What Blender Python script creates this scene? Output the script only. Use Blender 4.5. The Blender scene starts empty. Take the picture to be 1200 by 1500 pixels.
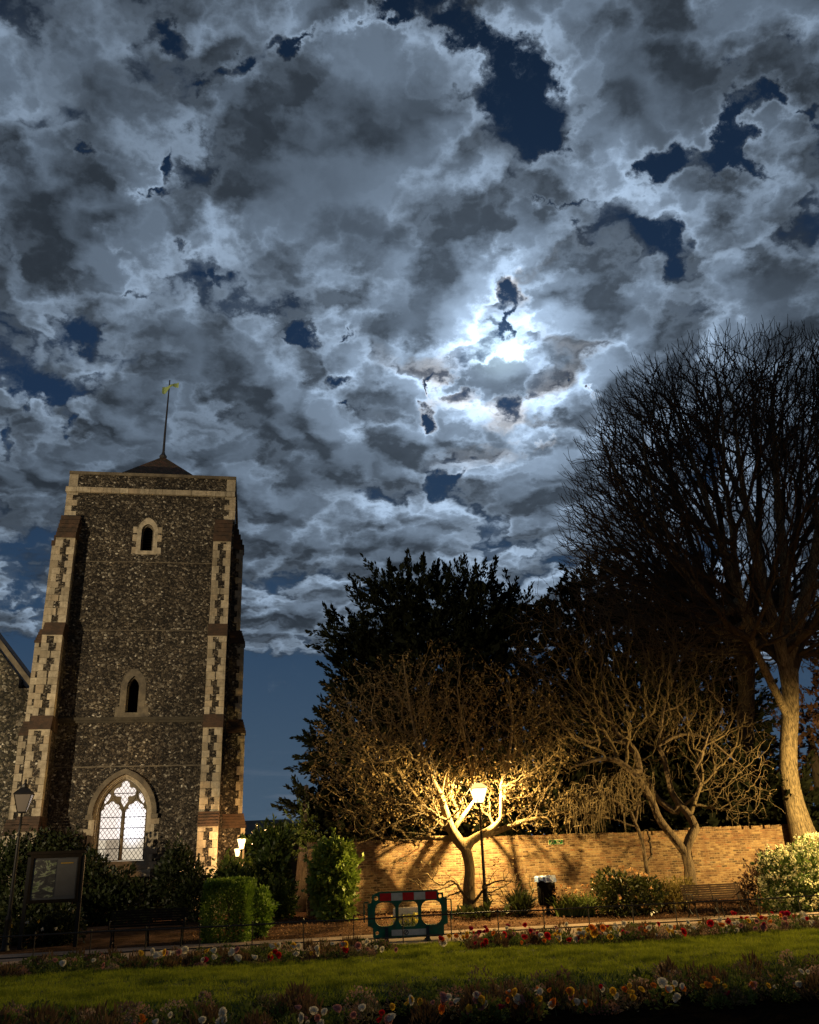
import bpy, math, random
import numpy as np
from mathutils import Vector, Matrix
R = math.radians
rng = np.random.default_rng(7); random.seed(7)
S = bpy.context.scene
COL = S.collection

# ------------------------------------------------------------------ camera
F, EYE = 1285.0, 1.65
th, ro = R(22.22), R(2.27)
FW = Vector((0, math.cos(th), math.sin(th)))
_u0 = Vector((0, -math.sin(th), math.cos(th))); _r0 = Vector((1, 0, 0))
RT = _r0*math.cos(ro) - _u0*math.sin(ro)
UP = _u0*math.cos(ro) + _r0*math.sin(ro)
cd = bpy.data.cameras.new('camera'); cam = bpy.data.objects.new('camera', cd); COL.objects.link(cam)
M3 = Matrix((RT, UP, -FW)).transposed()
cam.matrix_world = Matrix.Translation((0, 0, EYE)) @ M3.to_4x4()
cd.sensor_fit = 'VERTICAL'; cd.sensor_height = 36; cd.lens = 36*F/1500
cd.clip_start = .1; cd.clip_end = 2000
S.camera = cam
def at(px, py, Y):                       # a point of the place on the plane at distance Y
    d = FW*F + RT*(px-600) - UP*(py-750)
    return Vector((0, 0, EYE)) + d*(Y/d.y)

# ------------------------------------------------------------------ view
S.view_settings.view_transform = 'Standard'; S.view_settings.look = 'None'
S.view_settings.exposure = 0; S.view_settings.gamma = 1
S.cycles.max_bounces = 6; S.cycles.transparent_max_bounces = 12
S.cycles.sample_clamp_indirect = 4; S.cycles.sample_clamp_direct = 0
S.cycles.use_fast_gi = False
S.cycles.caustics_reflective = False; S.cycles.caustics_refractive = False

# ------------------------------------------------------------------ node helper
class NT:
    def __init__(s, tree): s.t = tree; s.n = tree.nodes; s.l = tree.links
    def new(s, typ, **k):
        n = s.n.new(typ)
        for a, b in k.items(): setattr(n, a, b)
        return n
    def put(s, sock, v):
        if isinstance(v, bpy.types.NodeSocket): s.l.new(v, sock)
        elif v is not None: sock.default_value = v
    def math(s, op, a, b=None, c=None, clamp=False):
        n = s.new('ShaderNodeMath', operation=op, use_clamp=clamp)
        s.put(n.inputs[0], a); s.put(n.inputs[1], b); s.put(n.inputs[2], c); return n.outputs[0]
    def vm(s, op, a, b=None, scale=None, out=0):
        n = s.new('ShaderNodeVectorMath', operation=op)
        s.put(n.inputs[0], a); s.put(n.inputs[1], b)
        if scale is not None: s.put(n.inputs['Scale'], scale)
        return n.outputs[1] if op in ('LENGTH', 'DOT_PRODUCT', 'DISTANCE') else n.outputs[0]
    def mr(s, v, a, b, c=0., d=1., smooth=False):
        n = s.new('ShaderNodeMapRange'); n.interpolation_type = 'SMOOTHSTEP' if smooth else 'LINEAR'
        for i, x in enumerate((v, a, b, c, d)): s.put(n.inputs[i], x)
        return n.outputs[0]
    def mix(s, f, a, b, blend='MIX'):
        n = s.new('ShaderNodeMix', data_type='RGBA', blend_type=blend)
        s.put(n.inputs[0], f); s.put(n.inputs[6], col(a)); s.put(n.inputs[7], col(b)); return n.outputs[2]
    def noise(s, vec, scale, detail=4, rough=.55, dist=0., dims='3D', out=0, typ=None):
        n = s.new('ShaderNodeTexNoise', noise_dimensions=dims)
        s.put(n.inputs['Vector'], vec); n.inputs['Scale'].default_value = scale
        n.inputs['Detail'].default_value = detail; n.inputs['Roughness'].default_value = rough
        n.inputs['Distortion'].default_value = dist
        return n.outputs[out]
    def ramp(s, v, stops, interp='LINEAR'):
        n = s.new('ShaderNodeValToRGB'); cr = n.color_ramp; cr.interpolation = interp
        while len(cr.elements) < len(stops): cr.elements.new(.5)
        for e, (p, c) in zip(cr.elements, stops): e.position = p; e.color = col(c)
        s.put(n.inputs[0], v); return n.outputs[0]
def col(c):
    if isinstance(c, (tuple, list)):
        return tuple(c) if len(c) == 4 else (*c, 1.)
    if isinstance(c, (int, float)): return (c, c, c, 1.)
    return c

# ------------------------------------------------------------------ sky (moonlit broken cloud, fixed to compass directions)
W = bpy.data.worlds.new('World'); S.world = W; W.use_nodes = True
W.node_tree.nodes.clear(); N = NT(W.node_tree)
tc = N.new('ShaderNodeTexCoord').outputs['Generated']
dn = N.vm('NORMALIZE', tc)
df = N.math('MAXIMUM', N.vm('DOT_PRODUCT', dn, tuple(FW)), .12)
cu = N.math('MULTIPLY_ADD', N.math('DIVIDE', N.vm('DOT_PRODUCT', dn, tuple(RT)), df), 12.85, 6.)
cv = N.math('MULTIPLY_ADD', N.math('DIVIDE', N.vm('DOT_PRODUCT', dn, tuple(UP)), df), -12.85, 7.5)
cx = N.new('ShaderNodeCombineXYZ'); N.put(cx.inputs[0], cu); N.put(cx.inputs[1], cv)
P0 = cx.outputs[0]
# domain warp
w1 = N.vm('SUBTRACT', N.noise(P0, .55, 3, .6, out=1), (.5, .5, .5))
w2 = N.vm('SUBTRACT', N.noise(P0, 2.2, 5, .6, out=1), (.5, .5, .5))
WP = N.vm('ADD', N.vm('ADD', P0, N.vm('SCALE', w1, scale=.8)), N.vm('SCALE', w2, scale=.95))
WP = N.vm('MULTIPLY', WP, (1, 1, 0))
MOON = (7.32, 5.12)
gaps = [  # x, y, rx, ry, turn, depth : where clear night sky shows (hundredths of the view)
 (6.7,.3,.9,.55,0,1.5),(7.35,.9,.75,.75,20,1.5),(7.85,1.55,.5,.7,-10,1.5),(7.85,2.15,.35,.35,0,1.1),(5.75,.15,.5,.35,0,1.6),
 (5.2,.35,.45,.18,-25,1.3),(4.4,.65,.55,.16,-18,1.2),(3.55,.95,.4,.18,-10,1.3),(2.9,1.25,.35,.12,-20,.5),(2.55,.55,.16,.4,-25,.75),
 (2.48,2.35,.11,.3,10,.9),(2.15,2.75,.28,.08,0,.7),(1.8,2.7,.15,.18,0,.7),(1.5,3.35,.25,.14,-35,.5),(1.0,4.15,.16,.4,20,.5),(1.75,3.75,.1,.3,-30,.4),
 (9.35,2.45,.45,.35,0,1.1),(9.85,2.35,.5,.34,0,1.6),(10.75,1.9,.36,.75,12,2.0),(11.15,1.35,.3,.35,0,.9),(11.5,1.4,.4,.25,30,1.4),(10.6,2.35,.4,.3,0,1.),
 (11.75,1.75,.4,.22,0,.8),(9.8,3.6,.42,.42,0,1.3),(9.45,3.35,.35,.2,20,.8),(9.9,4.0,.2,.2,0,.8),(7.4,4.35,.24,.22,0,1.5),(7.36,4.8,.07,.28,8,1.0),
 (6.25,6.05,.2,.26,35,1.3),(6.65,6.95,.3,.13,-28,1.3),(6.42,7.2,.12,.12,0,.8),(6.4,5.6,.06,.2,0,.6),(4.35,4.9,.3,.2,25,1.2),(4.8,5.5,.24,.26,0,1.1),(5.05,5.98,.22,.07,0,.9),
 (5.1,4.9,.26,.08,-30,.8),(.6,5.75,.9,.32,5,1.0),(1.2,4.9,.4,.25,0,1.),(1.0,6.15,.3,.22,0,.8),(1.9,4.35,.6,.1,8,.6),(.1,6.3,.25,.4,0,.8),
 (2.6,3.6,.25,.1,30,.5),(3.1,4.2,.3,.1,10,.5),(1.3,2.15,.3,.1,20,.5),(.15,2.1,.4,.08,10,.3),(3.9,6.6,.3,.07,-30,.4),(3.7,8.9,.5,.15,-10,.5),(8.7,5.7,.13,.05,-30,.8),(8.35,5.6,.05,.1,0,.5),(7.95,6.55,.25,.08,0,.6),(1.35,7.2,.3,.2,0,.3),(.3,7.9,.4,.12,0,.5),(.3,8.9,1.3,.35,0,1.0),(8.15,3.0,.35,.07,12,.6),(8.4,3.35,.2,.08,40,.5),
 (11.0,2.55,.8,.14,0,.6),(10.6,.9,.2,.3,20,.4),(11.6,.5,.3,.4,0,.5)]
puffs = [  # thick, dark-bellied banks
 (4.9,2.7,1.9,1.7,10,1.1),(6.1,1.6,1.2,1.0,20,.8),(1.2,1.1,1.6,1.4,0,1.1),(.8,2.9,1.2,.8,0,.5),(2.95,5.1,1.35,.65,4,1.1),(6.35,4.2,.75,.32,-5,1.1),(5.9,4.75,1.1,.42,-8,1.2),
 (7.2,5.55,.42,.26,0,3.0),(7.6,5.5,.24,.26,0,2.2),(6.85,5.6,.3,.16,0,1.5),(7.3,6.5,.42,.34,0,.9),(9.3,1.2,1.1,1.0,0,.8),(9.1,4.5,.95,.45,-8,.9),(11.4,4.3,1.3,.6,-10,1.2),(7.5,7.35,1.1,.42,0,.9),(5.0,7.0,1.5,.55,0,.7),
 (2.3,6.7,1.4,.5,0,.4),(7.9,3.5,.45,.5,0,.6),(4.0,1.0,.6,.3,0,.3),(8.9,5.2,.4,.2,0,.4),(10.8,3.4,.7,.5,0,.4),(5.9,5.9,.6,.25,0,.5),(8.6,6.2,.35,.25,0,.4),(8.3,2.6,.4,.2,0,.5),(9,7,.8,.5,0,.5),(.7,6.9,.7,.4,0,.3),(5.0,8.2,1.0,.3,0,.4),(4.3,6.3,.6,.28,0,.7),(5.6,6.7,.7,.3,-5,.6),(4.6,7.5,.7,.3,0,.7),(6.3,7.9,.8,.3,0,.6),(1.9,5.9,.9,.3,0,.5),(.5,7.5,.6,.4,0,.6),(3.9,8.3,.5,.2,0,.4),(11,6,.9,.5,0,.6),(3.7,4.15,.7,.4,0,1.6),(2.0,.3,.6,.4,0,.3)]
def blob_sum(lst):
    acc = None
    for x, y, rx, ry, rot, amp in lst:
        mp = N.new('ShaderNodeMapping', vector_type='TEXTURE')
        N.put(mp.inputs[0], WP); mp.inputs[1].default_value = (x, y, 0)
        mp.inputs[2].default_value = (0, 0, R(rot)); mp.inputs[3].default_value = (rx*1.45, ry*1.45, 1)
        g = N.new('ShaderNodeTexGradient', gradient_type='QUADRATIC_SPHERE'); N.put(g.inputs[0], mp.outputs[0])
        v = g.outputs[1]
        acc = N.math('MULTIPLY', v, amp) if acc is None else N.math('MULTIPLY_ADD', v, amp, acc)
    return acc
GAP = blob_sum(gaps); PUF = blob_sum(puffs)
mo = N.vm('SUBTRACT', (MOON[0], MOON[1], 0), P0)
mdist = N.vm('LENGTH', mo)
mdir = N.vm('NORMALIZE', mo)
# the cloud layer itself lies on a level sheet overhead, so its cells shrink towards the horizon
dz_ = N.new('ShaderNodeSeparateXYZ'); N.put(dz_.inputs[0], dn)
lay = N.vm('SCALE', N.vm('MULTIPLY', dn, (1, 1, 0)), scale=N.math('DIVIDE', 5.2, N.math('MAXIMUM', N.math('ADD', dz_.outputs[2], .24), .05)))
md = (FW*F + RT*(732-600) - UP*(512-750)).normalized(); mq = (md.x*5.2/(md.z+.24), md.y*5.2/(md.z+.24), 0)
lw1 = N.vm('SUBTRACT', N.noise(lay, 1.1, 4, .55, out=1), (.5, .5, .5)); lw2 = N.vm('SUBTRACT', N.noise(lay, 4.2, 5, .62, out=1), (.5, .5, .5))
LP = N.vm('ADD', N.vm('ADD', lay, N.vm('SCALE', lw1, scale=.9)), N.vm('SCALE', lw2, scale=.42))
mdl = N.vm('NORMALIZE', N.vm('SUBTRACT', mq, lay))
def cell(p, sc, sm_=.25):
    vo = N.new('ShaderNodeTexVoronoi', feature='SMOOTH_F1', voronoi_dimensions='2D'); vo.inputs['Scale'].default_value = sc
    vo.inputs['Smoothness'].default_value = sm_; N.put(vo.inputs['Vector'], p); return vo.outputs['Distance']
def clouds(p, fine=True):
    c1 = N.math('SUBTRACT', .46, cell(p, .8)); c2 = N.math('SUBTRACT', .44, cell(N.vm('ADD', p, (7.3, 2.1, 0)), 2.0, .15))
    a = N.noise(N.vm('ADD', p, (3.1, 7.7, 2.)), .6, 10 if fine else 3, .58 if fine else .5)
    t = N.math('ADD', N.math('MULTIPLY', c1, 1.45), N.math('MULTIPLY', c2, 1.15))
    if fine: t = N.math('ADD', t, N.math('MULTIPLY', N.math('SUBTRACT', .36, cell(N.vm('ADD', p, N.vm('SCALE', w2, scale=.3)), 5.2, .1)), .42))
    return N.math('ADD', t, N.math('MULTIPLY', N.math('SUBTRACT', a, .5), 1.25))
n0 = clouds(LP)
n2 = clouds(LP, False)
n1 = clouds(N.vm('ADD', LP, N.vm('SCALE', mdl, scale=.16)), False)
relief = N.math('SUBTRACT', n2, n1)
calm = N.math('SUBTRACT', 1., N.math('MULTIPLY', N.math('MINIMUM', PUF, 1.), .62))
fine = N.math('MULTIPLY', N.math('SUBTRACT', n0, n2), N.math('MULTIPLY', calm, 1.4))
wisp = N.noise(N.vm('ADD', P0, N.vm('SCALE', w2, scale=1.1)), 3.1, 8, .66)
lowband = N.mr(N.math('ADD', cv, N.math('MULTIPLY', N.math('SUBTRACT', cu, 4.), -.02)), 9.0, 10.3, 0., 1.9, True)
body = N.math('SUBTRACT', N.math('MULTIPLY', PUF, .7), N.math('MULTIPLY', GAP, 1.35))
body = N.math('SUBTRACT', body, N.math('MULTIPLY', N.math('EXPONENT', N.math('MULTIPLY', N.math('MULTIPLY', mdist, mdist), -1.1)), .30))
T = N.math('ADD', N.math('ADD', n0, .56), body)
T = N.math('ADD', N.math('SUBTRACT', T, lowband), N.math('MULTIPLY', N.math('SUBTRACT', wisp, .5), N.math('MULTIPLY_ADD', GAP, 1.6, .3)))
TS = N.math('SUBTRACT', N.math('ADD', N.math('ADD', n2, .56), body), lowband)
# thin streaks near the horizon
stv = N.vm('MULTIPLY', P0, (.5, 3.2, 1)); st = N.noise(stv, 1.0, 5, .6)
st = N.math('MULTIPLY', N.mr(st, .48, .75, 0., .55, True), N.mr(cv, 10.8, 11.8, 0., 1., True))
alpha = N.math('MAXIMUM', N.mr(T, -.42, .36, 0., 1., True), N.math('MULTIPLY', N.mr(wisp, .50, .80, 0., .5, True), N.mr(T, -1.1, -.1, 0., 1.)))
edge = N.ramp(N.mr(N.math('MULTIPLY_ADD', fine, 1.7, TS), -.1, 1.3), [(0., .45), (.10, .82), (.22, 1.05), (.34, .95), (.48, .70), (.66, .50), (1., .42)])
glow1 = N.math('EXPONENT', N.math('MULTIPLY', mdist, -1.7))
glow2 = N.math('EXPONENT', N.math('MULTIPLY', mdist, -.5))
core = N.math('EXPONENT', N.math('MULTIPLY', N.math('MULTIPLY', mdist, mdist), -5.))
lit = N.math('ADD', N.math('ADD', .172, N.math('MULTIPLY', glow2, .52)), N.math('MULTIPLY', glow1, .6))
rel = N.math('MINIMUM', N.math('MAXIMUM', N.math('MULTIPLY_ADD', N.math('MULTIPLY', relief, calm), 2.3, 1.), .42), 2.0)
b1 = N.math('MULTIPLY', N.math('MULTIPLY', edge, lit), rel)
thin = N.mr(N.math('MULTIPLY_ADD', fine, 1.6, TS), .10, .75, 1., .0, True)
b1 = N.math('ADD', b1, N.math('MULTIPLY', core, N.math('MULTIPLY', thin, 1.0)))
ccol = N.mix(N.mr(TS, .2, 1.), (.70, .93, 1.24), (.68, .92, 1.25))
ring = N.math('MULTIPLY', N.mr(mdist, .55, .95, 0., 1., True), N.mr(mdist, 1.1, 2.3, 1., 0., True))
ccol = N.mix(N.math('MULTIPLY', ring, N.mr(TS, .1, .5, .5, .0)), ccol, (1.10, 1.0, .90))
ccol = N.mix(N.mr(mdist, .2, .6, .8, 0., True), ccol, (.72, .98, 1.2))
cb = N.vm('SCALE', ccol, scale=b1)
zen = N.ramp(N.mr(cv, 0., 12.), [(0., (.0062, .0155, .036)), (.5, (.013, .032, .075)), (.78, (.028, .060, .115)), (1., (.060, .100, .150))])
zen = N.vm('ADD', zen, N.vm('SCALE', (.10, .18, .33), scale=N.math('MULTIPLY', glow1, .55)))
zen = N.mix(st, zen, (.17, .20, .25))
skyc = N.mix(alpha, zen, cb)
behind = N.mr(N.vm('DOT_PRODUCT', dn, tuple(FW)), .12, .3, 0., 1.)
skyc = N.mix(behind, (.06, .07, .09), skyc)
bg = N.new('ShaderNodeBackground'); N.put(bg.inputs[0], skyc); bg.inputs[1].default_value = 1.
wo = N.new('ShaderNodeOutputWorld'); N.l.new(bg.outputs[0], wo.inputs[0])
W.cycles.sampling_method = 'MANUAL'; W.cycles.sample_map_resolution = 512

# ------------------------------------------------------------------ moon (the one sun lamp)
sd = bpy.data.lights.new('moonlight', 'SUN'); sd.energy = .035; sd.angle = R(2.); sd.color = (.75, .87, 1.)
so = bpy.data.objects.new('moonlight', sd); COL.objects.link(so)
mdv = FW*F + RT*(732-600) - UP*(512-750)
so.rotation_euler = (-mdv).to_track_quat('-Z', 'Y').to_euler()

# ------------------------------------------------------------------ materials
def mat(name, fn=None, color=(.5, .5, .5), rough=.8, metal=0., spec=.3):
    m = bpy.data.materials.new(name); m.use_nodes = True
    nt = NT(m.node_tree); b = m.node_tree.nodes['Principled BSDF']
    b.inputs['Base Color'].default_value = col(color); b.inputs['Roughness'].default_value = rough
    b.inputs['Metallic'].default_value = metal; b.inputs['Specular IOR Level'].default_value = spec
    if fn: fn(nt, b)
    return m
def oc(nt): return nt.new('ShaderNodeTexCoord').outputs['Object']
def bump(nt, b, h, strength=.5, dist=.02):
    n = nt.new('ShaderNodeBump'); n.inputs['Strength'].default_value = strength; n.inputs['Distance'].default_value = dist
    nt.put(n.inputs['Height'], h); nt.l.new(n.outputs[0], b.inputs['Normal'])
def mottled(c1, c2, scale=6., detail=6, rough=.6, bs=.4, bd=.01, c3=None, big=.8):
    def fn(nt, b):
        v = oc(nt); n = nt.noise(v, scale, detail, rough)
        c = nt.mix(nt.mr(n, .35, .65), c1, c2)
        if c3: c = nt.mix(nt.mr(nt.noise(v, big, 5, .6), .45, .65), c, c3)
        nt.put(b.inputs['Base Color'], c); bump(nt, b, nt.noise(v, scale*4, 5, .65), bs, bd)
    return fn
def flint(sc=12.5, mortar=(.115, .090, .060), tint=1.):
    def fn(nt, b):
        v = oc(nt)
        wv = nt.vm('ADD', v, nt.vm('SCALE', nt.vm('SUBTRACT', nt.noise(v, 9, 2, .5, out=1), (.5, .5, .5)), scale=.09))
        wv = nt.vm('MULTIPLY', wv, (1, .8, 1.25))
        def vor(feat, scale):
            n = nt.new('ShaderNodeTexVoronoi', feature=feat); n.inputs['Scale'].default_value = scale
            nt.put(n.inputs['Vector'], wv); return n
        v1 = vor('F1', sc); ve = vor('DISTANCE_TO_EDGE', sc)
        rc = nt.new('ShaderNodeSeparateColor'); nt.l.new(v1.outputs['Color'], rc.inputs[0])
        r1, r2 = rc.outputs[0], rc.outputs[1]
        c = nt.ramp(r1, [(0., (.012, .011, .010)), (.30, (.03, .027, .021)), (.50, (.075, .064, .045)), (.70, (.15, .125, .085)), (.86, (.24, .2, .14)), (.955, (.40, .36, .27)), (1., (.75, .70, .56))])
        v3 = vor('F1', sc*.42); r3 = nt.new('ShaderNodeSeparateColor'); nt.l.new(v3.outputs['Color'], r3.inputs[0])
        pale = nt.math('MULTIPLY', nt.mr(r3.outputs[1], .90, .93), nt.mr(v3.outputs['Distance'], .30, .36, 1., 0.))
        c = nt.mix(pale, c, nt.mix(r3.outputs[2], (.62, .57, .44), (.30, .26, .19)))
        # knapped faces: darker glassy core with a pale rind
        inner = nt.mr(ve.outputs['Distance'], .03, .16)
        c = nt.mix(nt.math('MULTIPLY', inner, nt.mr(r2, .4, .6, 0., .6)), c, (.02, .019, .018))
        mort = nt.mr(ve.outputs['Distance'], .0, .055, 1., 0.)
        mc = nt.mix(nt.noise(v, 1.3, 5, .6), tuple(x*.55 for x in mortar), tuple(x*1.25 for x in mortar))
        c = nt.mix(mort, c, mc)
        big = nt.math('MULTIPLY', nt.mr(nt.noise(v, .45, 6, .62), .3, .7, .55, 1.35), nt.mr(nt.noise(nt.vm('MULTIPLY', v, (1.6, 1.6, .22)), 1., 5, .6), .38, .6, .68, 1.1))
        c = nt.vm('SCALE', c, scale=nt.math('MULTIPLY', big, tint))
        nt.put(b.inputs['Base Color'], c)
        nt.put(b.inputs['Roughness'], nt.mr(r2, 0., 1., .35, .9))
        h = nt.math('ADD', nt.mr(ve.outputs['Distance'], 0., .2), nt.math('MULTIPLY', r1, .5))
        bump(nt, b, h, .8, .03)
    return fn
M = {}
M['flint'] = mat('flint_rubble', flint(tint=.8))
M['flint_nave'] = mat('flint_rubble_mossy', flint(11., (.11, .11, .06), .95))
M['stone'] = mat('ashlar_stone', mottled((.46, .40, .28), (.34, .285, .19), 3., 7, .65, .5, .015, (.20, .165, .11), 1.3))
def blocks(nt, b):
    v = oc(nt); g = nt.new('ShaderNodeNewGeometry').outputs['Random Per Island']
    c = nt.ramp(g, [(0., (.27, .23, .155)), (.3, (.40, .35, .25)), (.6, (.48, .42, .30)), (.85, (.54, .47, .33)), (1., (.33, .26, .17))])
    c = nt.mix(nt.mr(nt.noise(v, 5., 7, .7), .42, .66, 0., .75), c, (.20, .165, .11))
    c = nt.mix(nt.mr(nt.noise(nt.vm('MULTIPLY', v, (3., 3., .5)), 1.6, 5, .65), .5, .7, 0., .6), c, (.11, .10, .07))
    nt.put(b.inputs['Base Color'], c); bump(nt, b, nt.noise(v, 13., 6, .7), .7, .025)
M['stone'] = mat('ashlar_blocks', blocks)
M['stone_dark'] = mat('weathered_stone', mottled((.20, .17, .115), (.10, .085, .06), 3., 7, .65, .5, .015, (.07, .06, .045), 1.1))
M['string'] = mat('shade_toned_stone', mottled((.07, .06, .04), (.035, .03, .02), 3., 7, .65, .5, .015))  # shade on the string course put into a darker stone colour
def tiles(nt, b):
    v = oc(nt); br = nt.new('ShaderNodeTexBrick'); 
    mp = nt.new('ShaderNodeMapping'); nt.put(mp.inputs[0], v); mp.inputs[2].default_value = (R(90), 0, 0)
    nt.l.new(mp.outputs[0], br.inputs[0]); br.inputs['Scale'].default_value = 1.
    br.inputs['Brick Width'].default_value = .17; br.inputs['Row Height'].default_value = .11; br.inputs['Mortar Size'].default_value = .008
    br.inputs['Color1'].default_value = (.27, .13, .07, 1); br.inputs['Color2'].default_value = (.12, .062, .035, 1); br.inputs['Mortar'].default_value = (.01, .008, .006, 1)
    c = nt.mix(nt.mr(nt.noise(v, 3, 5, .6), .4, .7), br.outputs[0], (.07, .06, .03)); nt.put(b.inputs['Base Color'], c)
    bump(nt, b, nt.math('ADD', br.outputs['Fac'], nt.noise(v, 12, 3)), .7, .02)
M['tile'] = mat('clay_tiles', tiles)
M['old_tile'] = mat('weathering_tiles', mottled((.085, .05, .03), (.05, .032, .02), 7., 6, .65, .6, .02, (.035, .026, .018), 2.5))
def brick(nt, b):
    v = oc(nt)
    v = nt.vm('ADD', v, nt.vm('SCALE', nt.vm('SUBTRACT', nt.noise(v, 2.5, 3, .5, out=1), (.5, .5, .5)), scale=.035))
    mp = nt.new('ShaderNodeMapping'); nt.put(mp.inputs[0], v); mp.inputs[2].default_value = (R(-90), 0, 0)
    br = nt.new('ShaderNodeTexBrick'); nt.l.new(mp.outputs[0], br.inputs[0]); br.inputs['Scale'].default_value = 1.
    br.inputs['Brick Width'].default_value = .235; br.inputs['Row Height'].default_value = .078; br.inputs['Mortar Size'].default_value = .014
    br.inputs['Mortar Smooth'].default_value = .3
    br.inputs['Color1'].default_value = (0, 0, 0, 1); br.inputs['Color2'].default_value = (1, 1, 1, 1); br.inputs['Mortar'].default_value = (0, 0, 0, 1)
    k = br.outputs[0]
    c = nt.ramp(k, [(0., (.035, .02, .011)), (.2, (.09, .045, .02)), (.42, (.18, .095, .042)), (.64, (.27, .165, .075)), (.88, (.36, .25, .12)), (1., (.24, .085, .03))])
    c = nt.mix(nt.mr(nt.noise(v, 14, 5, .7), .45, .8, 0., .6), c, (.42, .33, .18))
    c = nt.mix(nt.mr(nt.noise(v, 6.5, 6, .75), .52, .62, 0., .65), c, (.10, .055, .025))
    c = nt.mix(br.outputs['Fac'], c, nt.mix(nt.noise(v, 3., 4), (.16, .11, .06), (.40, .30, .17)))
    c = nt.mix(nt.mr(nt.noise(v, 1.1, 8, .72), .46, .64, 0., .75), c, (.13, .065, .032))
    c = nt.mix(nt.mr(nt.noise(v, 1.7, 6, .7), .56, .7, 0., .5), c, (.40, .32, .21))
    nt.put(b.inputs['Base Color'], c)
    bump(nt, b, nt.math('ADD', nt.math('MULTIPLY', br.outputs['Fac'], -1.), nt.math('MULTIPLY', nt.noise(v, 20, 5, .7), .9)), .8, .02)
M['brick'] = mat('old_brick', brick)
M['soil'] = mat('bare_soil', mottled((.09, .055, .032), (.035, .02, .012), 5., 8, .7, .9, .05, (.12, .07, .045), 1.5), rough=1., spec=0.)
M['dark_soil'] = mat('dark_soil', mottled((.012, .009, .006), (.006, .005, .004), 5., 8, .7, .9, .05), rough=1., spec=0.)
M['path'] = mat('path_tarmac', mottled((.33, .25, .19), (.27, .205, .155), 2., 8, .7, .4, .01, (.17, .13, .10), .7), rough=.95, spec=.05)
M['turf'] = mat('turf_ground', mottled((.06, .085, .014), (.03, .045, .01), 6., 6, .6, .6, .03), rough=.95)
def leaf_mat(name, c1, c2, c3=None, rough=.5, spec=.4, sc=3.5, trans=.25):
    def fn(nt, b):
        g = nt.new('ShaderNodeNewGeometry').outputs['Random Per Island']; v = oc(nt)
        c = nt.mix(g, c1, c2)
        if c3: c = nt.mix(nt.mr(nt.noise(v, sc, 4, .6), .45, .65), c, c3)
        nt.put(b.inputs['Base Color'], c)
        tr = nt.new('ShaderNodeBsdfTranslucent'); nt.put(tr.inputs[0], c)
        mx = nt.new('ShaderNodeMixShader'); mx.inputs[0].default_value = trans
        out = [n for n in nt.n if n.type == 'OUTPUT_MATERIAL'][0]
        nt.l.new(b.outputs[0], mx.inputs[1]); nt.l.new(tr.outputs[0], mx.inputs[2]); nt.l.new(mx.outputs[0], out.inputs[0])
    return mat(name, fn, rough=rough, spec=spec)
M['grass'] = leaf_mat('grass_blade', (.25, .31, .025), (.42, .46, .045), (.13, .17, .015), .7, .1, 1.6, .35)
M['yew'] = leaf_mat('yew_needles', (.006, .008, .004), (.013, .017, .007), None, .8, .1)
M['hedge'] = leaf_mat('hedge_leaf', (.12, .21, .025), (.22, .33, .05), (.07, .13, .018), .5, .3)
M['laurel'] = leaf_mat('laurel_leaf', (.05, .085, .014), (.10, .14, .03), (.022, .036, .009), .45, .35)
M['ivy'] = leaf_mat('ivy_leaf', (.20, .29, .045), (.32, .40, .08), (.11, .18, .03), .4, .4)
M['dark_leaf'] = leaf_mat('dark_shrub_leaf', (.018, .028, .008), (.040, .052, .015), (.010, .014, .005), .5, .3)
M['bud'] = leaf_mat('magnolia_bud', (.10, .07, .03), (.25, .18, .08), (.045, .03, .015), .7, .15, 1.2)
M['rust_leaf'] = leaf_mat('rusty_leaf', (.06, .03, .018), (.16, .09, .06), (.03, .018, .01), .6, .2)
M['viburnum'] = leaf_mat('viburnum_leaf', (.05, .085, .02), (.11, .16, .04), None, .5, .3)
M['white_head'] = leaf_mat('white_flower_heads', (.55, .53, .30), (.72, .72, .48), None, .8, .1)
M['camellia'] = leaf_mat('camellia_leaf', (.045, .06, .014), (.11, .115, .03), (.025, .035, .01), .35, .5)
M['peach'] = leaf_mat('peach_bloom', (.55, .30, .13), (.70, .45, .22), None, .7, .1)
M['daff_leaf'] = leaf_mat('daffodil_leaf', (.11, .17, .03), (.22, .27, .07), None, .5, .3)
M['daff_bloom'] = leaf_mat('daffodil_bloom', (.75, .65, .08), (.85, .80, .25), None, .7, .1)
M['hosta'] = leaf_mat('hosta_leaf', (.025, .035, .010), (.06, .075, .02), None, .45, .4)
M['bed_leaf'] = leaf_mat('bedding_foliage', (.08, .09, .03), (.22, .19, .10), (.24, .13, .10), .7, .1, 2.3)
M['moss'] = leaf_mat('yellow_shrub_leaf', (.13, .11, .03), (.22, .17, .05), None, .6, .2)
M['litter'] = leaf_mat('leaf_litter', (.12, .06, .03), (.28, .16, .09), None, .8, .1)
def bark(c1, c2, sc=6.):
    def fn(nt, b):
        v = oc(nt); vs = nt.vm('MULTIPLY', v, (1, 1, .22)); n = nt.noise(vs, sc*2., 7, .68, .6)
        nt.put(b.inputs['Base Color'], nt.mix(nt.mr(n, .38, .62), c1, c2)); bump(nt, b, n, .9, .05)
    return fn
M['bark_lime'] = mat('lime_bark', bark((.045, .035, .02), (.27, .21, .12), 10), rough=.9)
M['bark_mag'] = mat('magnolia_bark', bark((.11, .078, .038), (.25, .18, .085), 9), rough=.85)
M['pale_twig'] = mat('pale_twig_bark', bark((.13, .095, .05), (.22, .17, .09), 9), rough=.85)
M['twig'] = mat('shade_toned_twig_bark', bark((.075, .052, .025), (.14, .105, .05), 9), rough=.85)  # bark darkened for twigs that the lamplight barely reaches
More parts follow.
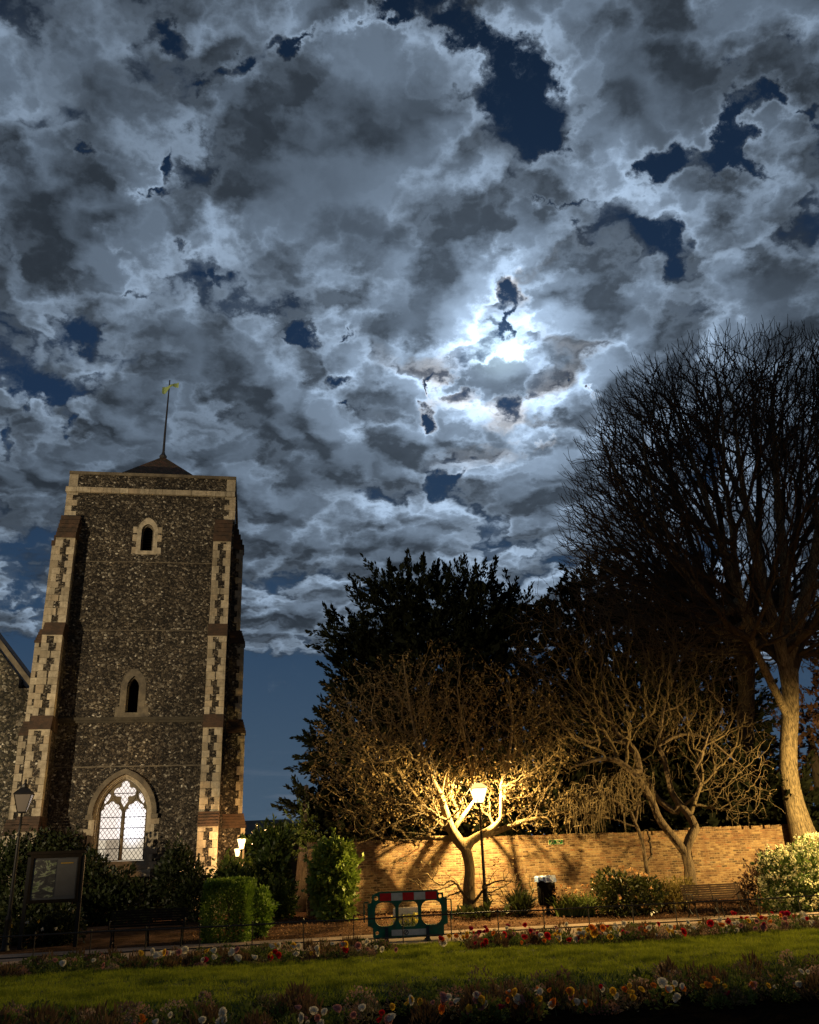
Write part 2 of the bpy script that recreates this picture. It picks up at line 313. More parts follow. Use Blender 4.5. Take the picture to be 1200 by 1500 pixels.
M['bark_grey'] = mat('twisted_bark', bark((.06, .042, .025), (.17, .125, .075), 9), rough=.85)
M['bark_dark'] = mat('dark_bark', bark((.03, .022, .016), (.07, .055, .04), 9), rough=.9)
M['iron'] = mat('black_iron', mottled((.009, .009, .008), (.015, .013, .011), 20, 4, .6, .2, .003), rough=.5, spec=.25)
M['bin_black'] = mat('bin_black', mottled((.004, .004, .004), (.007, .006, .006), 9, 4), rough=.8, spec=.1)
M['rail'] = mat('weathered_fence_iron', mottled((.03, .026, .02), (.016, .014, .011), 20, 4, .6, .2, .003), rough=.5, spec=.4)
M['wood'] = mat('bench_wood', mottled((.085, .048, .026), (.045, .027, .015), 8, 6, .6, .4, .004), rough=.8, spec=.15)
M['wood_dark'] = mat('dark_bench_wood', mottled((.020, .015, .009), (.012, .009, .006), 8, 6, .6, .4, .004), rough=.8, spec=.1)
M['green_plastic'] = mat('green_plastic', mottled((.015, .20, .115), (.01, .14, .08), 5, 5, .6, .15, .004, (.045, .09, .05), 6.), rough=.5)
M['black_plastic'] = mat('black_plastic', mottled((.012, .012, .012), (.02, .02, .02), 5, 5, .6, .15, .004), rough=.6)
M['red'] = mat('red_reflective', mottled((.72, .02, .02), (.55, .015, .015), 7, 4), rough=.5)
M['white'] = mat('dirty_white_reflective', mottled((.75, .78, .68), (.55, .58, .5), 7, 6, .7), rough=.5)
M['cream'] = mat('cream_board', mottled((.88, .84, .72), (.80, .74, .62), 7, 6, .7), rough=.6)
M['greyboard'] = mat('grey_board', mottled((.68, .69, .70), (.58, .59, .6), 7, 6, .7), rough=.5)
M['darkprint'] = mat('dark_print', mottled((.05, .055, .05), (.035, .035, .035), 7, 4), rough=.6)
M['sign_green'] = mat('sign_green', mottled((.01, .16, .04), (.01, .12, .03), 12, 4), rough=.4)
M['sign_pale'] = mat('sign_pale', mottled((.6, .62, .35), (.5, .52, .3), 12, 4), rough=.4)
M['liner'] = mat('blue_white_liner', mottled((.35, .5, .8), (.06, .13, .38), 9, 5, .6, .6, .02, (.7, .72, .75), 5.), rough=.35)
M['slate'] = mat('far_slate', mottled((.02, .02, .016), (.035, .032, .024), 4, 5))
M['render'] = mat('far_render', mottled((.07, .045, .025), (.05, .033, .02), 2, 5))
M['flag'] = mat('pale_green_flag', mottled((.42, .55, .22), (.34, .46, .18), 5, 4), rough=.8)
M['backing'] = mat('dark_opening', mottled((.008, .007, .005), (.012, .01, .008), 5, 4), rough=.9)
M['vane_iron'] = mat('pole_iron', mottled((.05, .05, .055), (.03, .03, .035), 9, 4), rough=.5)
M['lead'] = mat('leading', mottled((.04, .035, .035), (.03, .028, .028), 9, 4), rough=.6)
def emis(name, c, s, transp=0., fn=None):
    m = bpy.data.materials.new(name); m.use_nodes = True; nt = NT(m.node_tree); nt.n.clear()
    e = nt.new('ShaderNodeEmission'); e.inputs[0].default_value = col(c); e.inputs[1].default_value = s
    if fn: nt.put(e.inputs[0], fn(nt))
    o = nt.new('ShaderNodeOutputMaterial')
    if transp:
        t = nt.new('ShaderNodeBsdfTransparent'); a = nt.new('ShaderNodeAddShader')
        nt.l.new(e.outputs[0], a.inputs[0]); nt.l.new(t.outputs[0], a.inputs[1]); nt.l.new(a.outputs[0], o.inputs[0])
    else: nt.l.new(e.outputs[0], o.inputs[0])
    m.cycles.emission_sampling = 'NONE' if transp else 'AUTO'
    return m
LAMP = (1., .66, .23)
M['lit_glass'] = emis('lit_lantern_glass', (1., .68, .28), 2.0, 1.)
M['roof_glow'] = emis('opaque_glowing_roof', (1., .60, .20), 1.8)  # lantern halo painted as a glowing opaque roof
M['roof_glow'].cycles.emission_sampling = 'NONE'
def room(nt):                                   # whitewashed room, dado rail and furniture painted with their light on a glowing panel
    v = oc(nt); x = nt.new('ShaderNodeSeparateXYZ'); nt.l.new(v, x.inputs[0])
    up = nt.mr(x.outputs[2], 3.22, 3.30, 0., 1., True)
    c = nt.mix(up, (.62, .52, .38), (1.0, .87, .78))
    # pool of brighter room light painted right of the mullion
    d = nt.vm('LENGTH', nt.vm('MULTIPLY', nt.vm('SUBTRACT', v, (-3.6, .9, 3.85)), (1.2, 0, .8)))
    c = nt.mix(nt.mr(d, .1, .9, 1., 0., True), c, (1.9, 1.85, 1.95))
    # a cupboard standing against the wall
    cb = nt.math('MULTIPLY', nt.math('MULTIPLY', nt.mr(x.outputs[0], -4.66, -4.6), nt.mr(x.outputs[0], -4.15, -4.1, 1., 0.)), nt.math('SUBTRACT', 1., up))
    return nt.mix(cb, c, (.34, .27, .19))
M['room'] = emis('lit_room', (1, 1, 1), 1.15, fn=room)
def pane_fn(nt, b):
    pass
M['dull_glass'] = mat('lantern_glass_unlit', None, (.16, .14, .12), .25, spec=.6)
M['board_glass'] = mat('noticeboard_glass', mottled((.07, .07, .065), (.09, .09, .085), 2, 3, .5, 0., .001), rough=.25, spec=.6)
def poster(nt, b):
    v = oc(nt); n = nt.noise(nt.vm('MULTIPLY', v, (1.1, 1, 2.)), 2.6, 5, .6, .8)
    c = nt.ramp(n, [(0., (.05, .05, .05)), (.40, (.03, .03, .028)), (.50, (.06, .06, .05)), (.535, (.30, .33, .22)), (.56, (.20, .26, .10)), (.60, (.05, .05, .045)), (.70, (.10, .10, .09)), (.76, (.28, .25, .22)), (.8, (.08, .08, .07))])
    nt.put(b.inputs['Base Color'], c)
M['poster'] = mat('poster_print', poster, rough=.5)
M['paper'] = mat('faded_notice_paper', mottled((.10, .097, .09), (.08, .078, .07), 3, 4), rough=.7)
for nm, c in dict(white=(.78, .74, .62), yellow=(.80, .52, .06), orange=(.80, .26, .04), red=(.55, .02, .03), crimson=(.42, .015, .06), pink=(.50, .24, .22)).items():
    M['petal_'+nm] = leaf_mat(nm+'_petal', c, tuple(x*.8 for x in c), None, .8, .05, 3.5, .5)
M['flower_eye'] = mat('flower_eye', None, (.35, .22, .03), .7)
M['stalk'] = mat('green_stalk', mottled((.04, .07, .015), (.03, .05, .012), 9, 3), rough=.7)

# ------------------------------------------------------------------ mesh helpers
class MB:
    def __init__(s): s.v = []; s.f = []; s.n = 0
    def raw(s, v, f):
        v = np.asarray(v, float).reshape(-1, 3); s.v.append(v)
        s.f += [tuple(int(i)+s.n for i in q) for q in f]; s.n += len(v); return s
    def box(s, x0, x1, y0, y1, z0, z1, taper=None):
        v = [(x0,y0,z0),(x1,y0,z0),(x1,y1,z0),(x0,y1,z0),(x0,y0,z1),(x1,y0,z1),(x1,y1,z1),(x0,y1,z1)]
        return s.raw(v, [(0,3,2,1),(4,5,6,7),(0,1,5,4),(1,2,6,5),(2,3,7,6),(3,0,4,7)])
    def hexa(s, b, t):                       # bottom and top rings of four points
        return s.raw(list(b)+list(t), [(0,3,2,1),(4,5,6,7),(0,1,5,4),(1,2,6,5),(2,3,7,6),(3,0,4,7)])
    def tube(s, pts, rad, k=6, cap=True):
        pts = np.asarray(pts, float); n = len(pts)
        rad = np.full(n, rad) if np.isscalar(rad) else np.asarray(rad, float)
        t = np.gradient(pts, axis=0); t /= np.linalg.norm(t, axis=1)[:, None]+1e-9
        m = t.mean(0); a = np.eye(3)[np.argmin(np.abs(m))]
        e1 = a[None]-t*(t@a)[:, None]; e1 /= np.linalg.norm(e1, axis=1)[:, None]+1e-9
        e2 = np.cross(t, e1); an = np.arange(k)*2*np.pi/k
        v = pts[:, None]+rad[:, None, None]*(np.cos(an)[None, :, None]*e1[:, None]+np.sin(an)[None, :, None]*e2[:, None])
        f = [(i*k+j, i*k+(j+1) % k, (i+1)*k+(j+1) % k, (i+1)*k+j) for i in range(n-1) for j in range(k)]
        if cap: f += [tuple(range(k-1, -1, -1)), tuple((n-1)*k+j for j in range(k))]
        return s.raw(v, f)
    def lathe(s, prof, k=12, cx=0, cy=0, phase=0.):
        v = [(cx+r*math.cos(phase+j*2*math.pi/k), cy+r*math.sin(phase+j*2*math.pi/k), z) for r, z in prof for j in range(k)]
        f = [(i*k+j, i*k+(j+1) % k, (i+1)*k+(j+1) % k, (i+1)*k+j) for i in range(len(prof)-1) for j in range(k)]
        f += [tuple(range(k-1, -1, -1)), tuple((len(prof)-1)*k+j for j in range(k))]
        return s.raw(v, f)
    def plate(s, outer, holes, y0, y1, close=True):     # polygon in x,z with holes, extruded in y from y0 to y1
        cu = bpy.data.curves.new('tmp', 'CURVE'); cu.dimensions = '2D'; cu.fill_mode = 'BOTH'; cu.extrude = abs(y1-y0)/2
        for poly in [outer]+list(holes):
            sp = cu.splines.new('POLY'); sp.points.add(len(poly)-1); sp.use_cyclic_u = True
            for p, q in zip(sp.points, poly): p.co = (q[0], q[1], 0, 1)
        ob = bpy.data.objects.new('tmp', cu); me = bpy.data.meshes.new_from_object(ob)
        v = np.array([(p.co.x, (y0+y1)/2-p.co.z, p.co.y) for p in me.vertices]); f = [tuple(p.vertices) for p in me.polygons]
        bpy.data.objects.remove(ob); bpy.data.curves.remove(cu); bpy.data.meshes.remove(me)
        return s.raw(v, f)
    def build(s, name, m, parent=None, smooth=False):
        me = bpy.data.meshes.new(name)
        me.from_pydata(np.concatenate(s.v).tolist() if s.v else [], [], s.f); me.materials.append(m)
        if smooth: me.polygons.foreach_set('use_smooth', [True]*len(me.polygons))
        me.update(); o = bpy.data.objects.new(name, me); COL.objects.link(o)
        if parent is not None: o.parent = parent
        return o
def fastmesh(name, V, Fq, m, parent=None):              # V (n,3), Fq (m,k)
    me = bpy.data.meshes.new(name); k = Fq.shape[1]
    me.vertices.add(len(V)); me.vertices.foreach_set('co', V.astype(np.float32).ravel())
    me.loops.add(Fq.size); me.loops.foreach_set('vertex_index', Fq.astype(np.int32).ravel())
    me.polygons.add(len(Fq)); me.polygons.foreach_set('loop_start', np.arange(0, Fq.size, k, dtype=np.int32))
    me.update(calc_edges=True); me.materials.append(m)
    o = bpy.data.objects.new(name, me); COL.objects.link(o)
    if parent is not None: o.parent = parent
    return o
def unit(v): return v/(np.linalg.norm(v, axis=-1, keepdims=True)+1e-9)
def leaves(P, size, aspect=.55, D=None, spread=1., jit=.35):
    """one folded diamond leaf for each point; D = growing direction"""
    n = len(P); d = unit(rng.normal(size=(n, 3)))
    if D is not None: d = unit(D+d*spread)
    s = unit(np.cross(d, rng.normal(size=(n, 3)))); L = size*(1+jit*rng.uniform(-1, 1, (n, 1)))
    a, b, c, e = P, P+d*L*.5+s*L*aspect*.5, P+d*L, P+d*L*.5-s*L*aspect*.5
    V = np.stack([a, b, c, e], 1).reshape(-1, 3); return V, np.arange(4*n).reshape(n, 4)
def empty(name, loc=(0, 0, 0), rz=0.):
    o = bpy.data.objects.new(name, None); COL.objects.link(o); o.location = loc; o.rotation_euler = (0, 0, rz); o.empty_display_size = .3; return o
def tag(o, label, cat, group=None, kind=None):
    if label: o['label'] = label
    if cat: o['category'] = cat
    if group: o['group'] = group
    if kind: o['kind'] = kind
    return o
def copy_tree(o, parent=None):
    c = o.copy(); COL.objects.link(c); c.parent = parent
    for ch in list(o.children): copy_tree(ch, c)
    return c

# ------------------------------------------------------------------ terrain
SL = .22                                            # beds, path and wall all run at this slope
def sm(a, b, x): t = np.clip((x-a)/(b-a), 0, 1); return t*t*(3-2*t)
def ht(x, y):
    t = y-SL*x
    return .30*sm(28., 33.6, t) - .16*(1-sm(14.2, 15.4, t))
def gz(x, y): return float(ht(np.array(x), np.array(y)))
def lawn_bump(x, t):
    return .018*np.sin(x*4.1+2.2*np.sin(t*2.9))*np.sin(t*7.3+1.7*np.sin(x*2.3))+.010*np.sin(x*9.7+t*5)*np.sin(t*13.1-x*4)+.03*np.sin(x*.9+t*1.3)
def strip(name, t0, t1, x0, x1, lift, m, nx=120, nt_=40, wob=0., kind='structure'):
    X = np.linspace(x0, x1, nx); U = np.linspace(0, 1, nt_)
    xx, uu = np.meshgrid(X, U)
    e0 = t0+wob*np.interp(X, np.linspace(x0, x1, 60), rng.normal(size=60)); e1 = t1+wob*np.interp(X, np.linspace(x0, x1, 60), rng.normal(size=60))
    tt = e0[None]+(e1-e0)[None]*uu; yy = tt+SL*xx; zz = ht(xx, yy)+lift
    if name == 'lawn': zz = zz+np.maximum(lawn_bump(xx, tt), -.02)+.02
    V = np.stack([xx, yy, zz], -1).reshape(-1, 3)
    i = np.arange(nt_-1)[:, None]*nx+np.arange(nx-1)[None]
    Fq = np.stack([i, i+1, i+nx+1, i+nx], -1).reshape(-1, 4)
    o = fastmesh(name, V, Fq, m); o['kind'] = kind; return o
gx = np.concatenate([[-600, -200, -80], np.linspace(-40, 40, 120), [80, 200, 600]])
gy = np.concatenate([[-300, -60, -10], np.linspace(0, 50, 160), [60, 90, 200, 700]])
xx, yy = np.meshgrid(gx, gy); V = np.stack([xx, yy, ht(xx, yy)], -1).reshape(-1, 3)
i = np.arange(len(gy)-1)[:, None]*len(gx)+np.arange(len(gx)-1)[None]
o = fastmesh('ground', V, np.stack([i, i+1, i+len(gx)+1, i+len(gx)], -1).reshape(-1, 4), M['soil']); o['kind'] = 'structure'
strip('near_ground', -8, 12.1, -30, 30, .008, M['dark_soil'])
strip('path', 23.3, 27.9, -40, 40, .008, M['path'], wob=.03)
strip('lawn', 14.3, 20.4, -20, 22, .008, M['turf'], wob=.06, nx=420, nt_=90)
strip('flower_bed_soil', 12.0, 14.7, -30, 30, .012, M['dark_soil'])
# stone kerb along the far side of the path

# grass blades
n = 210000
gx_ = rng.uniform(-9.5, 14, n); gt = rng.uniform(14.6, 20.4, n)
gap = rng.uniform(size=9000)*1.9-1.05
gx_ = np.concatenate([gx_, gap]); gt = np.concatenate([gt, rng.uniform(20.3, 23.3, 9000)])
n = len(gx_)
gyy = gt+SL*gx_; gzv = ht(gx_, gyy)+.005+np.where(gt < 20.3, np.maximum(lawn_bump(gx_, gt), -.02)+.02, 0)
P = np.stack([gx_, gyy, gzv], -1)
clump = .5+.5*np.sin(gx_*2.1+np.sin(gt*3.3)*1.3)*np.sin(gt*2.7+np.sin(gx_*1.7))
tuft = np.sin(gx_*9.1+3*np.sin(gt*4.7))*np.sin(gt*11.3+2.5*np.sin(gx_*5.9))
keepg = rng.uniform(-1, 1, n) < .35+.9*clump+.5*tuft
P, gt, gx_, clump, tuft = P[keepg], gt[keepg], gx_[keepg], clump[keepg], tuft[keepg]; n = len(P)
L = (.03+.05*rng.uniform(size=n)+.035*clump+.03*tuft)[:, None]; L = np.maximum(L, .02)
d = unit(np.stack([rng.normal(0, .45, n), rng.normal(0, .45, n), np.ones(n)], -1)); s = unit(np.cross(d, rng.normal(size=(n, 3))))
V = np.stack([P-s*.006, P+s*.006, P+d*L], 1).reshape(-1, 3)
o = fastmesh('grass', V, np.arange(3*n).reshape(n, 3), M['grass']); tag(o, 'short lawn grass between the two flower beds', 'grass', kind='stuff')

# ------------------------------------------------------------------ church tower
al = R(10.5)
TW = empty('church_tower', (-8.2, 38., 0.), al)
tag(TW, 'square flint church tower with stone cornered buttresses and a lit gothic window', 'tower')
A = MB(); B = M['flint']
def arch(cx_, z0, hw, zs, za, n=14, inset=0.):      # closed outline: sill z0, springing zs, apex za
    rise = za-zs; r = (hw*hw+rise*rise)/(2*hw)
    pts = [(cx_-hw, z0)]
    a_end = math.acos((r-hw)/r)
    L_ = [(cx_-hw+r-r*math.cos(a_end*i/n), zs+r*math.sin(a_end*i/n)) for i in range(n+1)]
    Rr = [(2*cx_-x, z) for x, z in reversed(L_[:-1])]
    return pts+L_+Rr+[(cx_+hw, z0)]
wc = -3.95
win_hole = arch(wc, 2.10, 1.14, 4.17, 5.74)
up_hole = arch(-3.86, 15.5, .27, 16.45, 16.80, 8)
mid_hole = arch(-3.92, 8.25, .27, 9.3, 9.80, 8)
# front wall with its three openings, then the other walls
A.plate([(-7.55, -.5), (0, -.5), (0, 18.25), (-7.55, 18.25)], [win_hole, up_hole, mid_hole], 0, .8)
A.box(-7.55, -6.75, .8, 7.5, -.5, 18.25); A.box(-.8, 0, .8, 7.5, -.5, 18.25); A.box(-6.75, -.8, 6.7, 7.5, -.5, 18.25)
A.build('wall', B, TW)
MB().box(-6.74, -.81, .81, 6.69, 18.0, 18.1).build('roof_deck', M['stone_dark'], TW)
# backing of the small openings (dark belfry inside)
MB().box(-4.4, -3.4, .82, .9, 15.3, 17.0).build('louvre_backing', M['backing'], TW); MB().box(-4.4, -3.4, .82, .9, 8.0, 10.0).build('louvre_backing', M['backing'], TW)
# parapet
A = MB().box(-7.5, -.05, .05, .45, 18.52, 19.2).box(-7.5, -7.1, .45, 7.5, 18.52, 19.2).box(-.45, -.05, .45, 7.5, 18.52, 19.2).box(-7.1, -.45, 7.1, 7.5, 18.52, 19.2)
par = A.build('parapet', B, TW)
A = MB()
for (a, b, c, d) in ((-7.56, .01, -.02, .5), (-7.56, -7.04, .5, 7.56), (-.51, .01, .5, 7.56), (-7.04, -.51, 7.04, 7.56)): A.box(a, b, c, d, 19.2, 19.34)
A.build('coping', M['stone_dark'], par)
A = MB()   # stone cornice band as separate blocks with fine joints, and the end stones of the parapet
x = -7.62
while x < -.05:
    w = min(random.uniform(.35, .75), .07-x); dz = random.uniform(-.006, .006)
    A.box(x, x+w-.012, -.10+dz, .3, 18.27, 18.515); x += w
A.box(-7.62, -7.2, .3, 7.6, 18.27, 18.515); A.box(-.2, .08, .3, 7.6, 18.27, 18.515)
A.box(-7.54, -7.15, .03, .3, 18.53, 19.19); A.box(-.42, -.02, .03, .3, 18.53, 19.19)
A.build('cornice', M['stone'], TW)
for sx, xe in ((1, -7.57), (-1, .02)):          # quoins on the bare corners above the buttresses
    A = MB(); z = 17.05; k = 0
    while z < 18.2:
        h = random.uniform(.24, .32); w = (.5, .28)[k % 2]; 
        a, b = sorted((xe, xe+sx*w)); A.box(a, b, -.02, (.3, .5)[k % 2], z, min(z+h, 18.26)-.012); z += h; k += 1
    A.build('quoins', M['stone'], TW)
# string courses
MB().box(-6.8, -.75, -.14, .1, 7.92, 8.04).box(-6.8, -.75, -.09, .1, 7.82, 7.918).build('string_course', M['string'], TW)
for a_, b_ in ((6.03, 6.075), (11.78, 11.81), (14.93, 14.96)): MB().box(-6.8, -.75, -.015, .1, a_, b_).build('levelling_band', M['stone_dark'], TW)
# buttresses: stages (z0, z1, projection)
stages = [(-.5, 3.55, 1.5), (4.12, 7.40, 1.28), (7.98, 11.32, 1.02), (11.92, 15.78, .70)]
def buttress(name, x0, x1, side=0, mirror=1):
    """front buttress when side == 0, otherwise projecting sideways (mirror = direction of projection)"""
    r_ = MB(); sub = []
    for i, (z0, z1, p) in enumerate(stages):
        if side: p = p*.62
        pn = (stages[i+1][2]*(.62 if side else 1)) if i+1 < 4 else 0.
        zt = stages[i+1][0] if i+1 < 4 else 17.05
        q = MB(); wth = MB(); sub += [('quoins', q, M['stone']), ('weathering', wth, M['old_tile'])]
        def put(m, a, b, d0, d1, za, zb):           # a..b along, d0..d1 out from the wall
            if not side: m.box(a, b, -d1, -d0, za, zb)
            else:
                xa, xb = sorted((x0+mirror*d0, x0+mirror*d1)); m.box(xa, xb, a, b, za, zb)
        put(r_, x0 if not side else x1, (x1 if not side else x1+.78), -.05 if not side else 0.0, p, z0, z1)
        if not side:
            w = x1-x0
            # weathering slope in tile courses
            nst = 5
            for k in range(nst):
                pa = p+.06-(p-pn)*k/nst
                za = z1+(zt-z1)*k/nst; zb = z1+(zt-z1)*(k+1)/nst
                put(wth, x0-.03, x1+.03, -.04, pa, za, zb-.01)
            a_, b_ = x0, x1
        else:
            a_, b_ = x1, x1+.78
            nst = 5
            for k in range(nst):
                pa = p+.05-(p-pn)*k/nst; za = z1+(zt-z1)*k/nst; zb = z1+(zt-z1)*(k+1)/nst
                put(wth, a_-.03, b_+.03, 0., pa, za, zb-.01)
        z = max(z0, -.2); k = 0
        while z < z1-.06:
            h = min(random.uniform(.26, .37), z1-z)
            if not side:
                wa, wb = (.30, .19) if k % 2 else (.20, .31)
                if random.random() < .12: wa = .36; wb = .36
                wa += random.uniform(-.02, .02)
                put(q, x0-.012, x0+wa, p-.36, p+.018, z, z+h-.012); put(q, x1-wb, x1+.012, p-.36, p+.018, z, z+h-.012)
            else:
                wa = .36 if k % 2 else .2
                # corner stones on the outer end, seen from the front
                xo = x0+mirror*p; xa, xb = sorted((xo+mirror*.012, xo-mirror*wa*.8))
                q.box(xa, xb, x1-.018, x1+.3, z, z+h-.012)
            z += h; k += 1
        # stone cap course under the weathering
        if not side: put(q, x0-.014, x1+.014, p-.3, p+.022, z1-.05, z1-.004)
    o = r_.build(name, B, TW)
    for a, b, c in sub: b.build(a, c, o)
    return o
buttress('buttress', -7.62, -6.84); buttress('buttress', -.86, -.10)
buttress('buttress', -7.56, .35, 1, -1); buttress('buttress', .0+.006, .35, 1, 1)
# pyramid roof, finial, pole, flag
A = MB().raw([(-7.0, .9, 18.95), (-.8, .9, 18.95), (-.8, 7.0, 18.95), (-7.0, 7.0, 18.95), (-3.9, 3.95, 22.15)], [(0,1,4), (1,2,4), (2,3,4), (3,0,4)])
A.box(-7.0, -.8, .9, 7.0, 18.11, 18.95)
A.build('roof', M['tile'], TW)
pole = MB().tube([(-3.9, 3.95, 21.9), (-3.9, 3.95, 23.6), (-3.86, 3.95, 26.75)], [.07, .055, .03], 8).lathe([(.02, 21.95), (.17, 22.05), (.2, 22.15), (.1, 22.3), (.05, 22.5)], 10, -3.9, 3.95).build('flagpole', M['vane_iron'], TW)
fv = []; ff = []
for i_ in range(9):
    t = i_/8; x = -.32+t*.84; zz = 26.12+.42*t-.05*math.sin(t*7); yv = .08*math.sin(t*9)
    hh = .17+.10*math.cos(t*5.)*(1 if t < .7 else .6)
    if i_ == 0: hh = .2
    fv += [(-3.9+x, 3.93+yv, zz-hh), (-3.9+x, 3.93+yv, zz+hh*.8)]
ff = [(2*i_, 2*i_+2, 2*i_+3, 2*i_+1) for i_ in range(8)]
MB().raw(fv, ff).raw([(a, b+.012, c) for a, b, c in fv], [f[::-1] for f in ff]).build('flag', M['flag'], pole)
# big gothic window
WN = empty('gothic_window'); WN.parent = TW
def offset_arch(cx_, z0, hw, zs, za): return arch(cx_, z0, hw, zs, za, 16)
A = MB()
outer, inner = arch(wc, 2.10, 1.14, 4.17, 5.74, 16), arch(wc, 2.34, 1.00, 4.17, 5.64, 16)
def ring_strip(m, P1, y1_, P2, y2_):                     # splayed moulding between two outlines
    n_ = len(P1); v = [(x, y1_, z) for x, z in P1]+[(x, y2_, z) for x, z in P2]
    m.raw(v, [(i_, i_+1, n_+i_+1, n_+i_) for i_ in range(n_-1)])
mid_o = arch(wc, 2.25, 1.06, 4.17, 5.69, 16)
A.plate(outer, [mid_o], -.02, .10); A.plate(mid_o, [inner], .05, .2)
A.plate(inner, [arch(wc, 2.42, .945, 4.17, 5.60, 16)], .14, .3)
A.build('window_frame', M['stone'], WN)
# hood mould
A = MB(); h1, h2 = arch(wc, 4.05, 1.34, 4.17, 5.95, 18)[1:-1], arch(wc, 4.05, 1.15, 4.17, 5.75, 18)[1:-1]
poly = h1+list(reversed(h2)); A.plate(poly, [], -.16, .02); A.box(wc-1.4, wc-1.13, -.17, .02, 4.0, 4.165); A.box(wc+1.13, wc+1.4, -.17, .02, 4.0, 4.165)
A.build('hood_mould', M['stone_dark'], WN)
for sx in (-1, 1):                                  # jamb quoins
    A = MB(); z = 2.1; k = 0
    while z < 4.0:
        h = random.uniform(.24, .36); w = (.32, .14)[k % 2]; h = min(h, 4.0-z)
        a, b = sorted((wc+sx*1.142, wc+sx*(1.142+w))); A.box(a, b, -.022, .3, z, z+h-.01); z += h; k += 1
    A.build('jamb_stones', M['stone'], WN)
MB().raw([(wc-1.25, -.12, 1.98), (wc+1.25, -.12, 1.98), (wc+1.25, .3, 2.36), (wc-1.25, .3, 2.36), (wc-1.25, -.12, 1.82), (wc+1.25, -.12, 1.82), (wc+1.25, .3, 1.82), (wc-1.25, .3, 1.82)],
         [(0,1,2,3), (4,5,1,0), (5,6,2,1), (6,7,3,2), (7,4,0,3), (4,7,6,5)]).build('sill', M['stone'], WN)
# tracery
def circ(x, z, r, a0, a1, n=7): return [(x+r*math.cos(R(a0+(a1-a0)*i_/n)), z+r*math.sin(R(a0+(a1-a0)*i_/n))) for i_ in range(n+1)]
def light(c):        # cinquefoil headed light, width .82
    w = .405
    return [(c-w, 2.47), (c-w, 4.12)]+circ(c-w+.13, 4.28, .14, 200, 60)+circ(c-.19, 4.48, .12, 190, 80)+circ(c, 4.6, .115, 160, 20)[:]+circ(c+.19, 4.48, .12, 100, -10)+circ(c+w-.13, 4.28, .14, 120, -20)+[(c+w, 4.12), (c+w, 2.47)]
def qf(cx_, cz):
    r = .175
    return circ(cx_, cz+.27, r, -20, 200, 9)+circ(cx_-.27, cz, r, 70, 290, 9)[1:]+[(cx_-.13, cz-.2), (cx_-.15, cz-.36), (cx_, cz-.6), (cx_+.15, cz-.36), (cx_+.13, cz-.2)]+circ(cx_+.27, cz, r, -110, 110, 9)
def eye(sx): 
    pts = [(.62, 4.66), (.72, 4.72), (.80, 4.72), (.75, 4.86), (.66, 4.98), (.56, 5.06), (.53, 4.94), (.56, 4.78)]
    pts = [(.76,4.60),(.80,4.68),(.76,4.84),(.66,5.0),(.58,5.06),(.54,4.95),(.60,4.78)]
    return [(wc+sx*x, z) for x, z in pts]
tr = MB(); tin = arch(wc, 2.44, .95, 4.17, 5.595, 16)
tr.plate(tin, [light(wc-.475), light(wc+.475), qf(wc, 5.07), eye(-1), eye(1)], .24, .40)
# raised ribs of mullion and curved bars
tr.tube([(wc, .235, 2.44), (wc, .235, 4.3)], .05, 6)
for sx in (-1, 1):
    tr.tube([(wc+sx*x, .235, z) for x, z in ((0, 4.25), (.06, 4.42), (.2, 4.6), (.38, 4.76), (.46, 4.92), (.46, 5.1))], .032, 6)
    tr.tube([(wc+sx*x, .235, z) for x, z in ((.93, 4.35), (.84, 4.5), (.68, 4.63), (.52, 4.76), (.46, 4.92))], .032, 6)
tr.build('tracery', M['stone_dark'], WN)
# leaded glazing: diamond leads and saddle bars, backed by the lit room
A = MB(); xw0, xw1, zw0, zw1 = wc-.95, wc+.95, 2.45, 5.6; stp = .17
z = zw0-2.6
while z < zw1+2.6:
    for sg in (1, -1):
        # clip a line of slope 1.35 against the window box
        pts = []
        for xe in (xw0, xw1): pts.append((xe, z+sg*1.35*(xe-wc)))
        (xa, za), (xb, zb) = pts
        def cl(xa, za, xb, zb):
            t0, t1 = 0., 1.; dz = zb-za
            for lo, s_ in ((zw0, 1), (zw1, -1)):
                a = s_*(za-lo); d_ = s_*dz
                if abs(d_) < 1e-9:
                    if a < 0: return None
                    continue
                t = -a/d_
                if d_ > 0: t0 = max(t0, t)
                else: t1 = min(t1, t)
            return (t0, t1) if t1 > t0 else None
        r = cl(xa, za, xb, zb)
        if r:
            p = lambda t: (xa+(xb-xa)*t, .42+.004*sg, za+(zb-za)*t)
            A.tube([p(r[0]), p(r[1])], .0085, 4, False)
    z += stp*1.35
for zz in (2.9, 3.26, 3.68, 4.1, 5.03): A.tube([(xw0, .44, zz), (xw1, .44, zz)], .016, 4, False)
A.build('leading', M['lead'], WN)
MB().box(xw0-.2, xw1+.2, .9, .95, 2.0, 5.9).build('window_glow', M['room'], WN)
